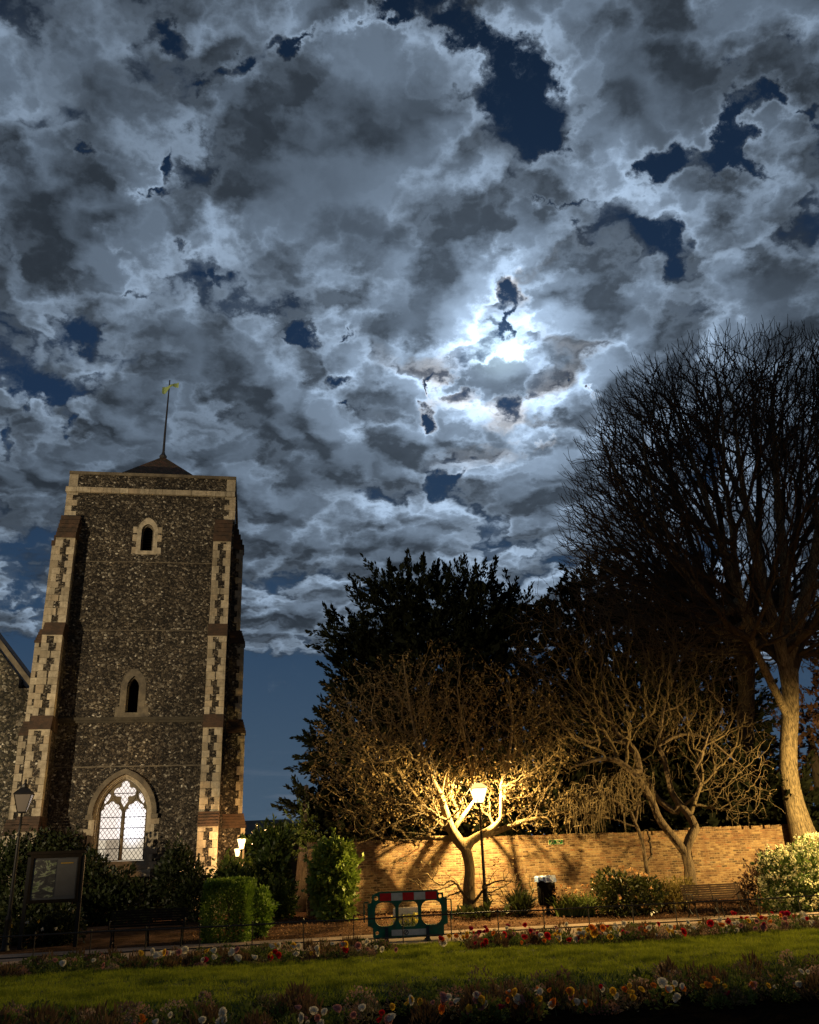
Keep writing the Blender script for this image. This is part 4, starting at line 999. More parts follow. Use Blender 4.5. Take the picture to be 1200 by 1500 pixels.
# evergreen trees
def conifer(name, label, blobs, spikes, Y, n_spray, m, grp=None, leaf=.2, dens=75, upv=.55):
    e = empty(name); tag(e, label, 'tree', grp)
    P_ = []; D_ = []; C_ = []
    wts = np.array([b[2]*b[3] for b in blobs], float); wts /= wts.sum()
    for b, w in zip(blobs, wts):
        k = max(int(n_spray*w), 6); c = np.array(at(b[0], b[1], Y+b[5])); ppm = F/((Vector(c)-Vector((0, 0, EYE))).dot(FW))
        d_ = unit(rng.normal(size=(k, 3))); q = d_*rng.uniform(.55, 1., (k, 1))*np.array([b[2]/ppm, b[4], b[3]/ppm/math.cos(th)])
        P_.append(c+q); D_.append(unit(d_*np.array([1, 1, .6])+np.array([0, 0, upv]))); C_.append(c)
    P_ = np.concatenate(P_); D_ = np.concatenate(D_); LL = rng.uniform(.6, 1.35, len(P_))
    for (x0, y0, x1, y1, dy) in spikes:
        a, b = np.array(at(x0, y0, Y+dy)), np.array(at(x1, y1, Y+dy)); P_ = np.concatenate([P_, [a]*2]); D_ = np.concatenate([D_, [unit(b-a)]*2]); LL = np.concatenate([LL, [np.linalg.norm(b-a), np.linalg.norm(b-a)*.8]])
    keep = P_[:, 2] > .3; P_, D_, LL = P_[keep], D_[keep], LL[keep]
    k = dens; t = rng.uniform(0, 1, (len(P_), k)); wdt = (.34*(1-t)**.8+.03)*LL[:, None]*.8
    off = unit(rng.normal(size=(len(P_), k, 3)))*wdt[..., None]*rng.uniform(0, 1, (len(P_), k, 1))
    Q = P_[:, None]+D_[:, None]*(t*LL[:, None])[..., None]+off
    Dd = unit(D_[:, None]*1.+off*2.2)
    V, Fq = leaves(Q.reshape(-1, 3), leaf, .42, D=Dd.reshape(-1, 3), spread=.45)
    core = ell_points([(b[0], b[1], b[2]*.85, b[3]*.85, b[4]*.8, b[5]) for b in blobs], Y, len(blobs)*420); core = core[core[:, 2] > .5]
    V2, F2 = leaves(core, min(leaf*2.4, blobs[0][4]*.35), .6); fastmesh('crown', np.concatenate([V, V2]), np.concatenate([Fq, F2+len(V)]), m, e)
    # trunk and limbs from the ground into the crown
    c = np.mean(C_, 0); base = np.array([c[0], c[1], .1]); mb = MB(); mb.tube([base, base+(c-base)*.5, c, c+[0, 0, 2.]], [.5, .4, .25, .08], 10)
    for cc_ in C_: mb.tube([base+(c-base)*.45, (base+(c-base)*.6+cc_)/2, cc_], [.2, .12, .05], 6)
    mb.build('trunk', M['bark_dark'], e, True); return e
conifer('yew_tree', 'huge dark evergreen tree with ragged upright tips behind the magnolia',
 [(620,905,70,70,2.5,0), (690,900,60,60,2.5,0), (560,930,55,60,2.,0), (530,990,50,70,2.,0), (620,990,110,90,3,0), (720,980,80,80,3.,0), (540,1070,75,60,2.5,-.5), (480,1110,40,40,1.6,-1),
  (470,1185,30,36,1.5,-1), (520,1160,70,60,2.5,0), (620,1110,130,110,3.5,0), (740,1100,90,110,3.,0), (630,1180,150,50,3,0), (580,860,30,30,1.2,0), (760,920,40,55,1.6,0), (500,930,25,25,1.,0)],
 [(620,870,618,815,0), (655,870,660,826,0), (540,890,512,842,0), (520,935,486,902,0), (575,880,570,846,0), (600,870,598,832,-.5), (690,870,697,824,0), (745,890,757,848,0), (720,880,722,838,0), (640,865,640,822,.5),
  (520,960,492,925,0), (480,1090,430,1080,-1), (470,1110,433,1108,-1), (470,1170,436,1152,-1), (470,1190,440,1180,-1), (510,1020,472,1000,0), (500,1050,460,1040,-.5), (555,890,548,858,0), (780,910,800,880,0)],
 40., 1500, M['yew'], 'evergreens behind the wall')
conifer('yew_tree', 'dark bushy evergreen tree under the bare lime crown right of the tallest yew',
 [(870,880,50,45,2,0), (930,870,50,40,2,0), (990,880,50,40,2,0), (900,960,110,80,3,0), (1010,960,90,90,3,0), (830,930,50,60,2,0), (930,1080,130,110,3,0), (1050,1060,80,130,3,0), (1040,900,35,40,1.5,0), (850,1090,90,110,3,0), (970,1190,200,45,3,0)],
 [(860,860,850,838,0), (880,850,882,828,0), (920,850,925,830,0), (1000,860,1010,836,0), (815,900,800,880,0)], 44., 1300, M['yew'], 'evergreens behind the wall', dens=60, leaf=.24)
conifer('evergreen_hedge', 'low black hedge of evergreens just above the brick wall behind the magnolia', [(560,1195,90,40,1.5,0), (680,1200,90,45,1.5,0), (800,1190,80,50,1.5,0)], [], 38., 260, M['yew'], 'evergreens behind the wall', leaf=.3, dens=50)
conifer('evergreen_hedge', 'low black hedge of evergreens just above the brick wall behind the twisted tree', [(900,1185,90,50,1.5,0), (1000,1180,80,55,1.5,0), (1085,1170,60,60,1.5,0), (1150,1190,50,50,1.5,0)], [], 39., 260, M['yew'], 'evergreens behind the wall', leaf=.3, dens=50)
conifer('dark_evergreen', 'rusty leaved evergreen behind the lit trunk at the right edge',
 [(1200,1130,55,110,2.5,1), (1240,1000,60,120,2.5,1), (1130,1180,40,60,2,1), (1215,1200,60,40,2,0)], [], 42.5, 200, M['rust_leaf'], None, dens=60, leaf=.16)
conifer('conical_conifer', 'small pointed conifer standing behind the old wall left of the ivy',
 [(447,1215,12,22,.5,0), (450,1235,16,20,.6,0)], [(447,1210,440,1188,0), (452,1222,456,1200,0)], 38., 40, M['laurel'], None, dens=50, leaf=.12)

# ------------------------------------------------------------------ shrubs
def shrub(name, label, blobs, Y, n_, m, size, aspect=.55, cat='shrub', group=None, shell=.6, upv=.3, boxy=False, base=None, stems=6, stemm='bark_dark'):
    e = empty(name); tag(e, label, cat, group); P_ = []; D_ = []; mb = MB()
    wts = np.array([b[2]*b[3] for b in blobs], float); wts /= wts.sum()
    for b, w in zip(blobs, wts):
        k = int(n_*w)+10; c = np.array(at(b[0], b[1], Y+b[5])); ppm = F/((Vector(c)-Vector((0, 0, EYE))).dot(FW))
        d_ = unit(rng.normal(size=(k, 3)))
        if boxy: d_ = rng.uniform(-1, 1, (k, 3)); ax = rng.integers(0, 3, k); d_[np.arange(k), ax] = np.sign(d_[np.arange(k), ax]); d_ *= rng.uniform(.95, 1.02, (k, 1)); d_ /= (1+.10*(np.abs(d_).sum(1, keepdims=True) > 2.35))
        lump = 1+.14*np.sin(d_[:, :1]*5+b[0])*np.sin(d_[:, 1:2]*6+b[1])+.10*np.sin(d_[:, 2:]*9+b[0]) if not boxy else 1.
        q = d_*rng.uniform(shell, 1., (k, 1))*lump*np.array([b[2]/ppm, b[4], b[3]/ppm])
        P_.append(c+q); D_.append(unit(d_)+np.array([0, 0, upv]))
        g_ = gz(c[0], c[1])
        for _ in range(stems):
            a = np.array([c[0]+rng.normal(0, .1), c[1]+rng.normal(0, .1), g_-.02]); z_ = c+rng.normal(0, .3, 3)*np.array([b[2]/ppm, b[4], b[3]/ppm])
            mb.tube([a, (a+z_)/2+rng.normal(0, .06, 3), z_], [.03, .02, .01], 5)
    P_ = np.concatenate(P_); D_ = np.concatenate(D_)
    if not boxy:                                    # loose sprigs that break the outline
        ii = rng.integers(0, len(P_), max(len(P_)//70, 4)); sd = unit(unit(D_[ii])+np.array([0, 0, .5])+rng.normal(0, .3, (len(ii), 3))); sl = rng.uniform(.15, .5, (len(ii), 1))*min(1., size*7)
        t = rng.uniform(0, 1, (len(ii), 12, 1)); P_ = np.concatenate([P_, (P_[ii][:, None]+sd[:, None]*sl[:, None]*t+rng.normal(0, .02, (len(ii), 12, 3))).reshape(-1, 3)]); D_ = np.concatenate([D_, np.repeat(sd, 12, 0)])
    g_ = ht(P_[:, 0], P_[:, 1]); k = P_[:, 2] > g_+.02; P_, D_ = P_[k], D_[k]
    V, Fq = leaves(P_, size, aspect, D=D_, spread=.8, jit=.55); fastmesh('foliage', V, Fq, m, e); mb.build('stems', M[stemm], e); return e
shrub('clipped_hedge', 'square clipped bright green hedge block beside the dark bench', [(336,1337,34,45,.75,0)], 27.3, 17000, M['hedge'], .07, boxy=True, shell=.84)
shrub('round_bush', 'small light green bush touching the right side of the clipped hedge', [(383,1335,14,32,.4,0), (378,1352,16,18,.4,0)], 27.9, 2600, M['hedge'], .10)
shrub('laurel_bush', 'broad dark laurel with loose sprays right of the tower buttress', [(345,1290,34,28,1.,.6), (390,1243,26,30,.8,.8), (400,1275,25,40,1.,.2), (365,1310,45,30,1.,-.4), (410,1325,25,36,.8,-.8), (410,1232,18,24,.7,.8)], 33.4, 12000, M['laurel'], .17, .4, shell=.3, upv=.6)
shrub('ivy_column', 'tall ivy clad column with bright yellow green leaves at the wall end', [(488,1262,26,30,.5,0), (500,1285,24,32,.5,0), (478,1300,24,36,.5,0), (492,1335,26,26,.5,-.2), (484,1275,28,40,.5,0), (505,1262,15,22,.4,0)], 31.6, 10500, M['ivy'], .13, .7, shell=.62, upv=-.1)
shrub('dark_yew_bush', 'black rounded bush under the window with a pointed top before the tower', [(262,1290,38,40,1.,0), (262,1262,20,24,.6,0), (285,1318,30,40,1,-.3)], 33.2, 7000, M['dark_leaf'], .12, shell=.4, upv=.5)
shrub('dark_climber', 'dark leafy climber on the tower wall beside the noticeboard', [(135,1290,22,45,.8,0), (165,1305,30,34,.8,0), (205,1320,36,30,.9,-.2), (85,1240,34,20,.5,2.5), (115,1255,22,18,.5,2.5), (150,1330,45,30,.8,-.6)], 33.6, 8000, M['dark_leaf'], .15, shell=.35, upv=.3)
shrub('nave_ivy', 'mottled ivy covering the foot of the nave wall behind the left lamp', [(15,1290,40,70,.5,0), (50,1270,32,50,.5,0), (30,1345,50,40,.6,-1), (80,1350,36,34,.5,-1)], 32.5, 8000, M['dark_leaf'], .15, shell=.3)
shrub('rose_bush', 'dark low bush with a few pale blooms under the noticeboard', [(60,1368,40,24,.5,0), (95,1362,30,28,.5,0), (20,1372,22,22,.5,0)], 27.6, 3600, M['dark_leaf'], .10, shell=.3)
for k, (px, py) in enumerate([(17,1357), (12,1366), (40,1352), (57,1349), (83,1360), (62,1361), (38,1388), (8,1374)]):
    p = at(px, py, 26.95); V, Fq = leaves(np.repeat([np.array(p)], 14, 0), .055, .8); o = fastmesh('pale_rose', V-np.array(p), Fq, M['petal_white'] if k % 3 else M['petal_yellow']); o.location = p
    tag(o, 'pale bloom on the dark bush under the noticeboard', 'flower', 'pale blooms under the noticeboard')
cam_b = shrub('camellia_bush', 'rounded bush with glossy dark leaves and peach blooms before the brick wall', [(915,1310,42,30,.9,0), (890,1300,22,24,.7,0), (945,1310,26,26,.7,0), (905,1325,36,18,.8,-.2)], 31.2, 4600, M['camellia'], .12, .5, shell=.45)
P_ = ell_points([(915,1303,46,30,1.,-.1), (885,1298,18,20,.7,-.3)], 31.2, 60, .85); V, Fq = leaves(np.repeat(P_, 3, 0), .09, .9); fastmesh('blooms', V, Fq, M['peach'], cam_b)['kind'] = 'stuff'
shrub('golden_bush', 'loose yellowish bush between the camellia and the right bench', [(975,1308,26,24,.6,0), (1000,1303,20,18,.6,.2), (980,1320,34,14,.6,-.2)], 31.8, 1900, M['moss'], .09, shell=.25, upv=.5)
vb = shrub('flowering_viburnum', 'large bush covered in cream white flower heads at the right edge', [(1170,1300,50,48,1.3,0), (1195,1275,40,45,1.2,.3), (1140,1275,26,30,.8,.2), (1150,1320,40,22,1.,-.4), (1190,1322,40,24,1.1,-.3)], 31.2, 8000, M['viburnum'], .11, shell=.5)
P_ = ell_points([(1170,1295,54,48,1.35,-.05), (1195,1272,42,46,1.2,.2), (1140,1272,26,30,.8,.1), (1180,1315,50,22,1.2,-.5)], 31.2, 520, .92)
Q = np.repeat(P_, 16, 0)+unit(rng.normal(size=(len(P_)*16, 3)))*.075; V, Fq = leaves(Q, .06, .9); fastmesh('flower_heads', V, Fq, M['white_head'], vb)['kind'] = 'stuff'
shrub('wall_end_bush', 'thin leaved bush against the end of the brick wall left of the white bush', [(1108,1290,22,26,.6,0), (1120,1262,12,16,.4,.2), (1090,1305,16,14,.5,0)], 33., 1100, M['rust_leaf'], .10, shell=.2, upv=.6)
shrub('hosta_clump', 'clump of dark broad leaves round the foot of the lit lamp post', [(695,1348,30,12,.6,0), (672,1352,16,9,.4,-.1), (725,1350,18,9,.4,0)], 31.1, 650, M['hosta'], .22, .5, 'plant', shell=.1, upv=1.)
shrub('spiky_plant', 'small spiky grey green plant left of the litter bin', [(762,1326,20,14,.4,0), (764,1338,14,8,.4,0)], 31.6, 900, M['hosta'], .26, .12, 'plant', shell=.0, upv=1.2)
def blades(name, label, px, py, Y, w, n_, L_, m, cat='plant', bloom=None, nb=0):
    c = np.array(at(px, py, Y)); e = empty(name, (c[0], c[1], gz(c[0], c[1]))); tag(e, label, cat)
    k = n_; b = np.stack([rng.uniform(-w, w, k), rng.uniform(-.3, .3, k), np.zeros(k)], -1); d_ = unit(np.stack([rng.normal(0, .28, k), rng.normal(0, .28, k), np.ones(k)], -1)); L = L_*rng.uniform(.6, 1.1, (k, 1)); s_ = unit(np.cross(d_, rng.normal(size=(k, 3))))*.014
    mid = b+d_*L*.6; tip = b+d_*L+d_*np.array([1, 1, 0])*L*.5-np.array([0, 0, .05])
    V = np.stack([b-s_, b+s_, mid+s_, mid-s_, mid-s_, mid+s_, tip+s_*.2, tip-s_*.2], 1).reshape(-1, 3)
    fastmesh('leaves', V, np.arange(8*k).reshape(-1, 4), m, e)
    if bloom:
        q = np.stack([rng.uniform(-w, w, nb), rng.uniform(-.3, .1, nb), L_*rng.uniform(.75, 1.25, nb)], -1)
        V, Fq = leaves(np.repeat(q, 9, 0), .07, .8); fastmesh('blooms', V, Fq, bloom, e)['kind'] = 'stuff'
    return e
blades('daffodil_clump', 'bright clump of strappy yellow green leaves right of the litter bin', 842, 1338, 31.3, .62, 420, .75, M['daff_leaf'], bloom=M['peach'], nb=26)
blades('daffodil_clump', 'small clump of yellow daffodils round the white display board behind the barrier', 595, 1366, 27.9, .42, 140, .38, M['daff_leaf'], bloom=M['daff_bloom'], nb=30)
# leaf litter on the bare bed
k = 9000; xs = rng.uniform(-7, 15, k); ts = rng.uniform(28, 34.1, k); ys = ts+SL*xs; P_ = np.stack([xs, ys, ht(xs, ys)+.012], -1)
V, Fq = leaves(P_, .07, .6, D=np.array([[0, 0, .1]]), spread=1.); tag(fastmesh('leaf_litter', V, Fq, M['litter']), 'brown fallen leaves scattered on the bare bed before the wall', 'leaf litter', kind='stuff')

# ------------------------------------------------------------------ benches
def bench(x, y, z, rz, L, label, m, metal=True):
    e = empty('park_bench', (x, y, z), rz); tag(e, label, 'bench', 'park benches')
    A = MB()
    for k in range(6): A.box(0, L, -.02+k*.075, .04+k*.075, .43+.004*(k % 2), .455+.004*(k % 2))
    A.build('seat', m, e)
    A = MB()
    for k in range(7):
        z_ = .50+k*.062; y_ = .44+k*.018; A.raw([(0, y_, z_), (L, y_, z_), (L, y_+.016, z_+.05), (0, y_+.016, z_+.05), (0, y_+.025, z_), (L, y_+.025, z_), (L, y_+.041, z_+.05), (0, y_+.041, z_+.05)], [(0,1,2,3), (7,6,5,4), (0,4,5,1), (3,2,6,7), (0,3,7,4), (1,5,6,2)])
    A.build('backrest', m, e)
    for xx_ in ((.12, L/2, L-.12)):
        A = MB(); A.tube([(xx_, -.02, .42), (xx_, .0, .3), (xx_, -.05, .12), (xx_, -.1, 0)], .022, 6); A.tube([(xx_, .36, .42), (xx_, .40, .25), (xx_, .46, .1), (xx_, .55, 0)], .022, 6)
        A.tube([(xx_, .0, .3), (xx_, .1, .16), (xx_, .2, .12), (xx_, .3, .16), (xx_, .39, .27)], .016, 6); A.tube([(xx_, -.02, .42), (xx_, .42, .42), (xx_, .6, .93)], .018, 6)
        A.build('leg', M['iron'], e)
    for xx_ in (.05, L-.05):
        A = MB(); A.tube([(xx_, .5, .66), (xx_, .2, .68), (xx_, -.02, .66), (xx_, -.05, .58), (xx_, -.01, .44)], .018, 6); A.build('armrest', M['iron'], e)
    return e
bench(8.0, 29.0, gz(8., 29.), .2, 1.95, 'brown slatted bench with iron legs on the soil before the brick wall', M['wood'])
bench(-8.45, 25.6, .01, .17, 2.05, 'dark slatted bench in the shade under the lit church window', M['wood_dark'])

# ------------------------------------------------------------------ litter bin
bx_, by_ = 4.02, 31.6; e = empty('litter_bin', (bx_, by_, gz(bx_, by_)), .1); e.scale = (1.15, 1.15, 1.12); tag(e, 'black litter bin on a pedestal with blue and white liner round its rim', 'bin')
MB().lathe([(.22, .26), (.24, .30), (.265, .95), (.27, 1.02), (.25, 1.02)], 20).build('bin_body', M['bin_black'], e, True)
A = MB()
for k in range(20):
    a = k*2*math.pi/20; A.box(.25*math.cos(a)-.008, .25*math.cos(a)+.008, .25*math.sin(a)-.008, .25*math.sin(a)+.008, .32, .98)
A.build('ribs', M['bin_black'], e)
MB().lathe([(.14, 0), (.12, .04), (.06, .1), (.05, .22), (.12, .27)], 12).tube([(-.2, 0, .0), (-.06, 0, .16)], .02, 5).tube([(.2, 0, .0), (.06, 0, .16)], .02, 5).build('pedestal', M['iron'], e)
A = MB(); k_ = 28; v = []
for j, (r, z) in enumerate([(.25, 1.0), (.285, 1.06), (.31, 1.02), (.315, .93), (.31, .9)]):
    for q in range(k_): 
        rr_ = r+random.uniform(-.012, .012)+.012*math.sin(q*2.3); v.append((rr_*math.cos(q*2*math.pi/k_), rr_*math.sin(q*2*math.pi/k_), z+(random.uniform(-.04, .03) if j >= 3 else random.uniform(-.01, .01))))
A.raw(v, [(j*k_+q, j*k_+(q+1) % k_, (j+1)*k_+(q+1) % k_, (j+1)*k_+q) for j in range(4) for q in range(k_)]).build('liner', M['liner'], e)

# ------------------------------------------------------------------ noticeboard
x0 = at(33, 1392, 26.9).x; nb = empty('noticeboard', (x0, 26.7, 0), .18); tag(nb, 'dark framed glass noticeboard on two posts holding a poster', 'noticeboard')
wn = 1.45
for xx_ in (0., wn): MB().box(xx_-.05, xx_+.05, -.05, .05, 0, 2.4).build('post', M['iron'], nb)
MB().box(-.02, wn+.02, -.02, .06, 1.22, 2.36).build('back_panel', M['black_plastic'], nb)
fr_ = MB().box(.04, wn-.04, -.10, .0, 2.36, 2.46).box(.04, wn-.04, -.10, .0, 1.18, 1.27).box(.052, .12, -.10, .0, 1.27, 2.36).box(wn-.12, wn-.052, -.10, .0, 1.27, 2.36).build('frame', M['wood_dark'], nb)
MB().plate([(-.08, 2.46), (wn+.08, 2.46), (wn+.02, 2.54), (-.02, 2.54)], [], -.16, .12).build('hood', M['wood_dark'], nb)
MB().box(.12, wn-.12, -.045, -.03, 1.27, 2.36).build('glass', M['board_glass'], nb)
MB().box(.16, .74, -.056, -.048, 1.32, 2.3).build('poster', M['poster'], nb)
MB().box(.78, 1.30, -.056, -.048, 1.36, 2.32).build('notice_sheet', M['paper'], nb)
MB().box(.86, 1.20, -.062, -.058, 2.2, 2.225).build('headline_strip', M['petal_yellow'], nb)

# ------------------------------------------------------------------ barrier
bc = at(599, 1381, 24.6); BR = empty('pedestrian_barrier', (bc.x, 24.75, .0), .06); BR.scale = (1.08, 1, 1); tag(BR, 'green plastic roadworks barrier with red and white band across the path', 'barrier')
def rrect(x0, x1, z0, z1, r, n_=5):
    P_ = []
    for cx_, cz, a0 in ((x1-r, z1-r, 0), (x0+r, z1-r, 90), (x0+r, z0+r, 180), (x1-r, z0+r, 270)):
        P_ += [(cx_+r*math.cos(R(a0+90*i_/n_)), cz+r*math.sin(R(a0+90*i_/n_))) for i_ in range(n_+1)]
    return P_
outl = [(-.84, .12), (-.8, .08), (.80, .08), (.84, .12), (.84, .33), (.94, .38), (.94, .98), (.86, 1.0), (.86, 1.10), (.74, 1.10), (.72, 1.17), (-.68, 1.17), (-.84, 1.10), (-.86, .92), (-.96, .9), (-.96, .38), (-.84, .33)]
outl = [(x, z) for x, z in outl]
holes = [rrect(-.78, -.30, .36, .92, .17), rrect(-.22, .24, .34, .92, .14), rrect(.32, .80, .36, .92, .17), rrect(-.80, -.70, .97, 1.07, .04), rrect(.745, .82, .97, 1.06, .03), rrect(-.78, -.70, .17, .25, .035)]
MB().plate(outl, holes, -.035, .035).plate([(-.94, .42), (-.90, .42), (-.90, .86), (-.94, .86)], [], -.05, .05).build('panel', M['green_plastic'], BR)
for k in range(5):
    a = -.66+k*.272; MB().box(a, a+.268, -.045, -.037, .95, 1.13).build('reflective_patch', M['red'] if k % 2 == 0 else M['white'], BR)
lp_ = MB().box(-.4, .45, -.046, -.037, .13, .27).build('name_plate', M['white'], BR); 
A = MB(); A.plate(circ(-.06, .2, .06, 0, 360, 18)[:-1], [circ(-.06, .2, .042, 0, 360, 18)[:-1]], -.052, -.0465); A.plate([(-.10, .165), (-.085, .155), (-.02, .235), (-.035, .245)], [], -.052, -.0465); A.build('round_emblem', M['darkprint'], lp_)
for sx, m_ in ((-1, 'handle'), (1, 'handle')):
    xx_ = sx*1.02; MB().tube([(sx*.93, 0, .93), (xx_, 0, .93), (xx_+sx*.02, 0, .9), (xx_+sx*.02, 0, .46)], .018, 6).build('hook', M['green_plastic'], BR)
for xx_ in (-.52, .45):
    A = MB(); A.hexa([(xx_-.05, -.46, .0), (xx_+.05, -.46, .0), (xx_+.05, .46, .0), (xx_-.05, .46, .0)], [(xx_-.05, -.46, .04), (xx_+.05, -.46, .04), (xx_+.05, .46, .04), (xx_-.05, .46, .04)])
    A.hexa([(xx_-.035, -.3, .04), (xx_+.035, -.3, .04), (xx_+.035, .3, .04), (xx_-.035, .3, .04)], [(xx_-.035, -.06, .33), (xx_+.035, -.06, .33), (xx_+.035, .06, .33), (xx_-.035, .06, .33)])
    A.build('foot', M['black_plastic'], BR)
# display board behind the barrier
p = at(597, 1362, 28.0); DB = empty('display_board', (p.x, 28.0, .0), .1); tag(DB, 'low white and grey board standing among daffodils behind the barrier', 'sign')
MB().plate(rrect(-.40, .40, .06, .66, .04), [], -.03, .03).build('board', M['cream'], DB)
MB().box(.02, .41, -.045, -.033, .02, .56).build('grey_panel', M['greyboard'], DB)
A = MB(); A.box(.13, .21, -.052, -.047, .14, .42); A.box(.33, .40, -.052, -.047, .26, .42); A.build('dark_symbol', M['darkprint'], DB)
A = MB(); A.box(-.28, -.12, -.038, -.033, .42, .435).box(-.25, -.15, -.038, -.033, .38, .395); A.build('writing', M['darkprint'], DB)
MB().box(-.3, -.26, -.0, .05, 0, .1).box(.26, .3, -.0, .05, 0, .1).build('stake', M['wood_dark'], DB)

# ------------------------------------------------------------------ low fence
FN = empty('low_garden_fence', (0, 24.0, 0), wa); tag(FN, 'low black two rail iron fence along the near edge of the path', 'fence')
x0, x1, sp_ = -14., 16., 1.22
for nm, zz, r in (('top_rail', .60, .02), ('bottom_rail', .15, .016)):
    pts = [(x, random.uniform(-.012, .012), zz+random.uniform(-.012, .012)) for x in np.arange(x0, x1+.1, sp_)]
    MB().tube(pts, r, 6).build(nm, M['rail'], FN)
for k, x in enumerate(np.arange(x0, x1+.1, sp_)):
    lean = random.uniform(-.012, .012)
    MB().tube([(x, 0, -.05), (x+lean, .0, .64)], .014, 6).lathe([(.02, .63), (.022, .65), (.0, .68)], 6, x+lean, 0).build('post', M['rail'], FN)

# ------------------------------------------------------------------ flower beds
def bedfoliage(name, label, x0, x1, t0, t1, n_, L_, skip=None):
    """many small cushion plants of uneven height, some in flower with tiny florets"""
    nc = int((x1-x0)*(t1-t0)*7); cx_ = rng.uniform(x0, x1, nc); ct = rng.uniform(t0, t1, nc)
    if skip: k = ~((cx_ > skip[0]+.12*np.sin(ct*3)) & (cx_ < skip[1]+.12*np.sin(ct*4))); cx_, ct = cx_[k], ct[k]
    nc = len(cx_); r_ = rng.uniform(.12, .26, nc); hh = L_*rng.uniform(.35, 1.35, nc); kind = rng.choice(4, nc, p=[.46, .29, .11, .14])
    per = max(n_//nc, 6)
    for q, (mn, part, asp, sz) in enumerate((('bed_green', 'green_leaves', .45, .07), ('bed_leaf', 'bronze_leaves', .4, .065), ('bed_floret', 'florets', .9, .032), ('bed_spike', 'upright_shoots', .2, .13))):
        k = np.where(kind == q)[0]; kk = np.repeat(k, per if q != 2 else per*2); m_ = len(kk)
        d_ = unit(rng.normal(size=(m_, 3))); d_[:, 2] = np.abs(d_[:, 2]); rad_ = rng.uniform(.55, 1, m_)**.5
        xs = cx_[kk]+d_[:, 0]*r_[kk]*rad_; ts = ct[kk]+d_[:, 1]*r_[kk]*rad_; ys = ts+SL*xs
        P_ = np.stack([xs, ys, ht(xs, ys)+.01+d_[:, 2]*hh[kk]*rad_], -1)
        V, Fq = leaves(P_, sz, asp, D=d_*.6+np.array([0, 0, 1.2 if q == 3 else .35]), spread=.7)
        allV.append(V); allF.append((Fq, mn))
    off = 0; Vs = []; Fs = []; mi = []; mats_ = []
    for V, (Fq, mn) in zip(allV, allF):
        Vs.append(V); Fs.append(Fq+off); off += len(V); mi += [len(mats_)]*len(Fq); mats_.append(M[mn])
    o = fastmesh(name, np.concatenate(Vs), np.concatenate(Fs), mats_[0])
    for m_ in mats_[1:]: o.data.materials.append(m_)
    o.data.polygons.foreach_set('material_index', np.array(mi, dtype=np.int32)); allV.clear(); allF.clear()
    tag(o, label, 'bedding plants', kind='stuff')
allV, allF = [], []
M['bed_green'] = leaf_mat('green_bedding_leaf', (.08, .12, .025), (.16, .20, .05), (.05, .07, .02), .7, .1, 2.3, .35)
M['bed_floret'] = leaf_mat('tiny_pale_florets', (.42, .26, .20), (.38, .32, .22), (.28, .12, .10), .8, .05, 1.1, .45)
M['bed_spike'] = leaf_mat('bronze_shoots', (.10, .06, .035), (.17, .11, .05), None, .7, .1, 2., .3)
bedfoliage('bedding_foliage', 'brownish green foliage of the flower bed beside the path', -12, 14, 20.2, 23.2, 52000, .2, (-.95, .95))
bedfoliage('bedding_foliage', 'dark foliage of the nearest flower bed at the bottom', -8, 12, 12.2, 14.7, 42000, .27)
def pansy(cn):
    mb = MB(); v = []; f = []
    # five overlapping rounded petals, slightly cupped
    for k, (a, r, o_) in enumerate(((90, .034, .024), (35, .03, .024), (145, .03, .024), (-20, .028, .022), (200, .028, .022), (270, .036, .024))):
        cx_, cz = o_*math.cos(R(a)), o_*math.sin(R(a)); b0 = len(v)
        v.append((cx_*.2, -.004-.001*k, cz*.2))
        for j in range(8):
            t = 2*math.pi*j/8; v.append((cx_+r*math.cos(t), -.012*math.cos(t*2)-.001*k-.006, cz+r*math.sin(t)))
        for j in range(8): f.append((b0, b0+1+j, b0+1+(j+1) % 8))
    mb.raw(v, f).tube([(0, .0, 0), (0, .02, -.06), (0, .02, -.15)], .003, 4)
    o = mb.build('pansy', M['petal_'+cn]); me = o.data; me.materials.append(M['stalk'])
    for p_ in me.polygons:
        if p_.index >= 48: p_.material_index = 1
    # eye
    o.data.materials.append(M['flower_eye']); 
    return o
cols = ['white', 'yellow', 'orange', 'red', 'crimson', 'pink']; protos = {}
adj = dict(white='white', yellow='yellow', orange='orange', red='red', crimson='dark crimson', pink='dusty pink')
def plant(cn, x, t, h, s, bed):
    y = t+SL*x; z = gz(x, y)+h
    if cn not in protos: o = protos[cn] = pansy(cn)
    else: o = protos[cn].copy(); COL.objects.link(o)
    o.location = (x, y, z); o.rotation_euler = (random.uniform(-1.1, -.1), random.uniform(-.5, .5), random.uniform(-.7, .7)); s *= random.uniform(.8, 1.25); o.scale = (s*random.uniform(.75, 1.1), s, s*random.uniform(.7, 1.1))
    tag(o, '%s pansy bloom among the %s pansies of the %s flower bed' % (adj[cn], adj[cn], bed), 'flower', '%s pansies in the %s bed' % (adj[cn], bed))
    return o
def drift(px, py, sx, n_, weights, bed, tlim, sz):
    """n_ blooms in a loose drift around a place on the ground"""
    d = FW*F+RT*(px-600)-UP*(py-750); k = (.2-EYE)/d.z; c = Vector((0, 0, EYE))+d*k
    for _ in range(n_):
        x = c.x+random.gauss(0, sx); t = c.y-SL*c.x+random.gauss(0, .35); t = min(max(t, tlim[0]), tlim[1])
        cn = random.choices(cols, weights)[0]; plant(cn, x, t, random.uniform(.14, .36), random.uniform(*sz), bed)
FAR, NEAR = 'path side', 'nearest'
fl, nl = (20.3, 23.1), (12.3, 14.6)
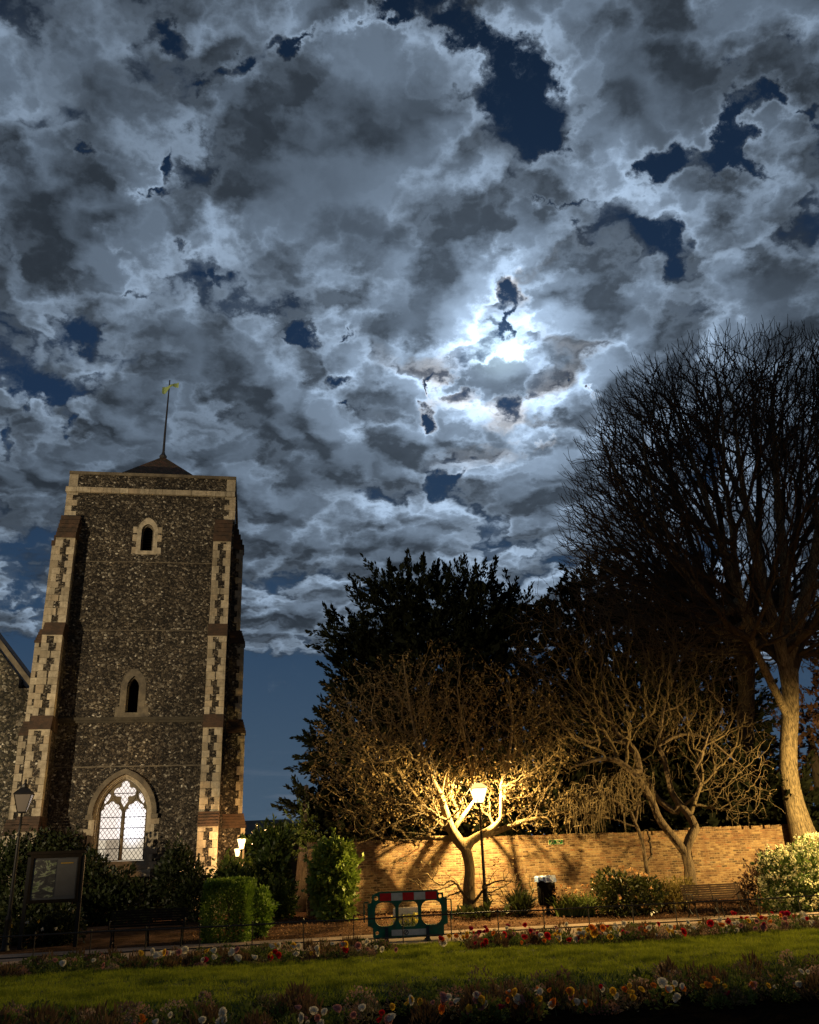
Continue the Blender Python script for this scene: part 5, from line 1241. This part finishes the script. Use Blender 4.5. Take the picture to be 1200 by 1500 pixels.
for a in [(100,1422,.3,2,(3,0,0,0,0,2)), (200,1408,.9,6,(3,1,0,0,0,4)), (285,1397,.35,7,(9,1,0,0,0,0)), (250,1404,.4,6,(1,2,1,0,0,4)), (310,1408,.4,9,(3,0,0,1,1,5)), (355,1414,.15,4,(9,0,0,0,0,0)), (380,1410,.15,5,(0,1,2,6,0,0)),
          (414,1405,.1,3,(9,1,0,0,0,0)), (460,1403,.22,8,(9,1,0,0,0,0)), (495,1398,.3,6,(3,2,0,1,0,4)), (555,1392,.3,4,(6,1,0,0,0,4)), (700,1372,.35,7,(0,1,1,4,2,1)), (735,1367,.5,12,(0,0,0,5,6,1)), (760,1370,.6,9,(2,1,1,1,1,4)),
          (680,1382,.4,6,(2,1,1,1,0,4)), (710,1390,.2,3,(0,0,0,2,3,0)), (800,1374,.5,10,(2,2,1,1,2,3)), (835,1376,.35,10,(3,4,1,1,3,0)), (850,1382,.25,6,(8,2,0,0,0,0)), (870,1373,.25,7,(1,4,5,0,0,0)), (895,1366,.3,8,(7,1,0,0,0,1)),
          (945,1364,.4,9,(1,3,4,1,2,1)), (985,1366,.35,8,(3,3,2,2,0,1)), (1020,1370,.25,5,(7,2,0,0,0,1)), (1055,1358,.35,9,(7,3,1,0,0,1)), (1080,1360,.4,9,(1,2,5,2,1,2)), (1110,1352,.5,10,(1,1,3,5,2,1)), (1140,1344,.5,10,(2,1,1,5,3,1)),
          (1150,1358,.4,7,(1,1,0,1,1,6)), (1175,1344,.4,8,(9,1,0,0,0,1)), (1190,1350,.4,5,(8,1,0,0,0,2))]:
    drift(*a, FAR, fl, (.95, 1.55))
for a in [(205,1494,.2,4,(0,1,4,0,0,1)), (240,1492,.25,4,(5,0,0,0,0,3)), (302,1487,.1,3,(9,0,0,0,0,0)), (318,1488,.15,5,(6,3,1,0,0,0)), (420,1486,.3,4,(2,0,0,0,0,5)), (440,1484,.15,5,(8,0,2,0,0,0)), (500,1490,.4,5,(2,1,0,1,0,4)), (555,1472,.1,2,(0,0,0,5,1,0)),
          (565,1466,.15,3,(0,9,0,0,0,0)), (620,1480,.4,5,(3,1,0,0,0,4)), (660,1478,.35,5,(5,2,0,0,0,2)), (700,1470,.35,6,(2,0,1,0,1,4)), (740,1474,.3,6,(6,1,0,0,0,3)), (770,1474,.25,4,(3,1,4,0,0,1)), (790,1460,.4,8,(3,0,5,0,0,2)),
          (830,1456,.3,5,(0,4,5,0,0,1)), (860,1460,.3,6,(2,3,2,1,0,1)), (895,1448,.3,4,(6,2,0,1,0,1)), (915,1460,.1,2,(0,9,0,0,0,0)), (940,1444,.1,4,(0,9,2,0,0,0)), (975,1440,.2,6,(0,4,6,0,0,0)), (1000,1446,.15,3,(9,0,0,0,0,0)), (1018,1444,.12,3,(9,0,0,0,0,0)),
          (1085,1450,.2,4,(0,2,7,0,0,0)), (1120,1434,.3,4,(2,2,1,0,1,2)), (1175,1432,.3,6,(3,3,3,0,0,0))]:
    drift(*a, NEAR, nl, (.65, 1.1))
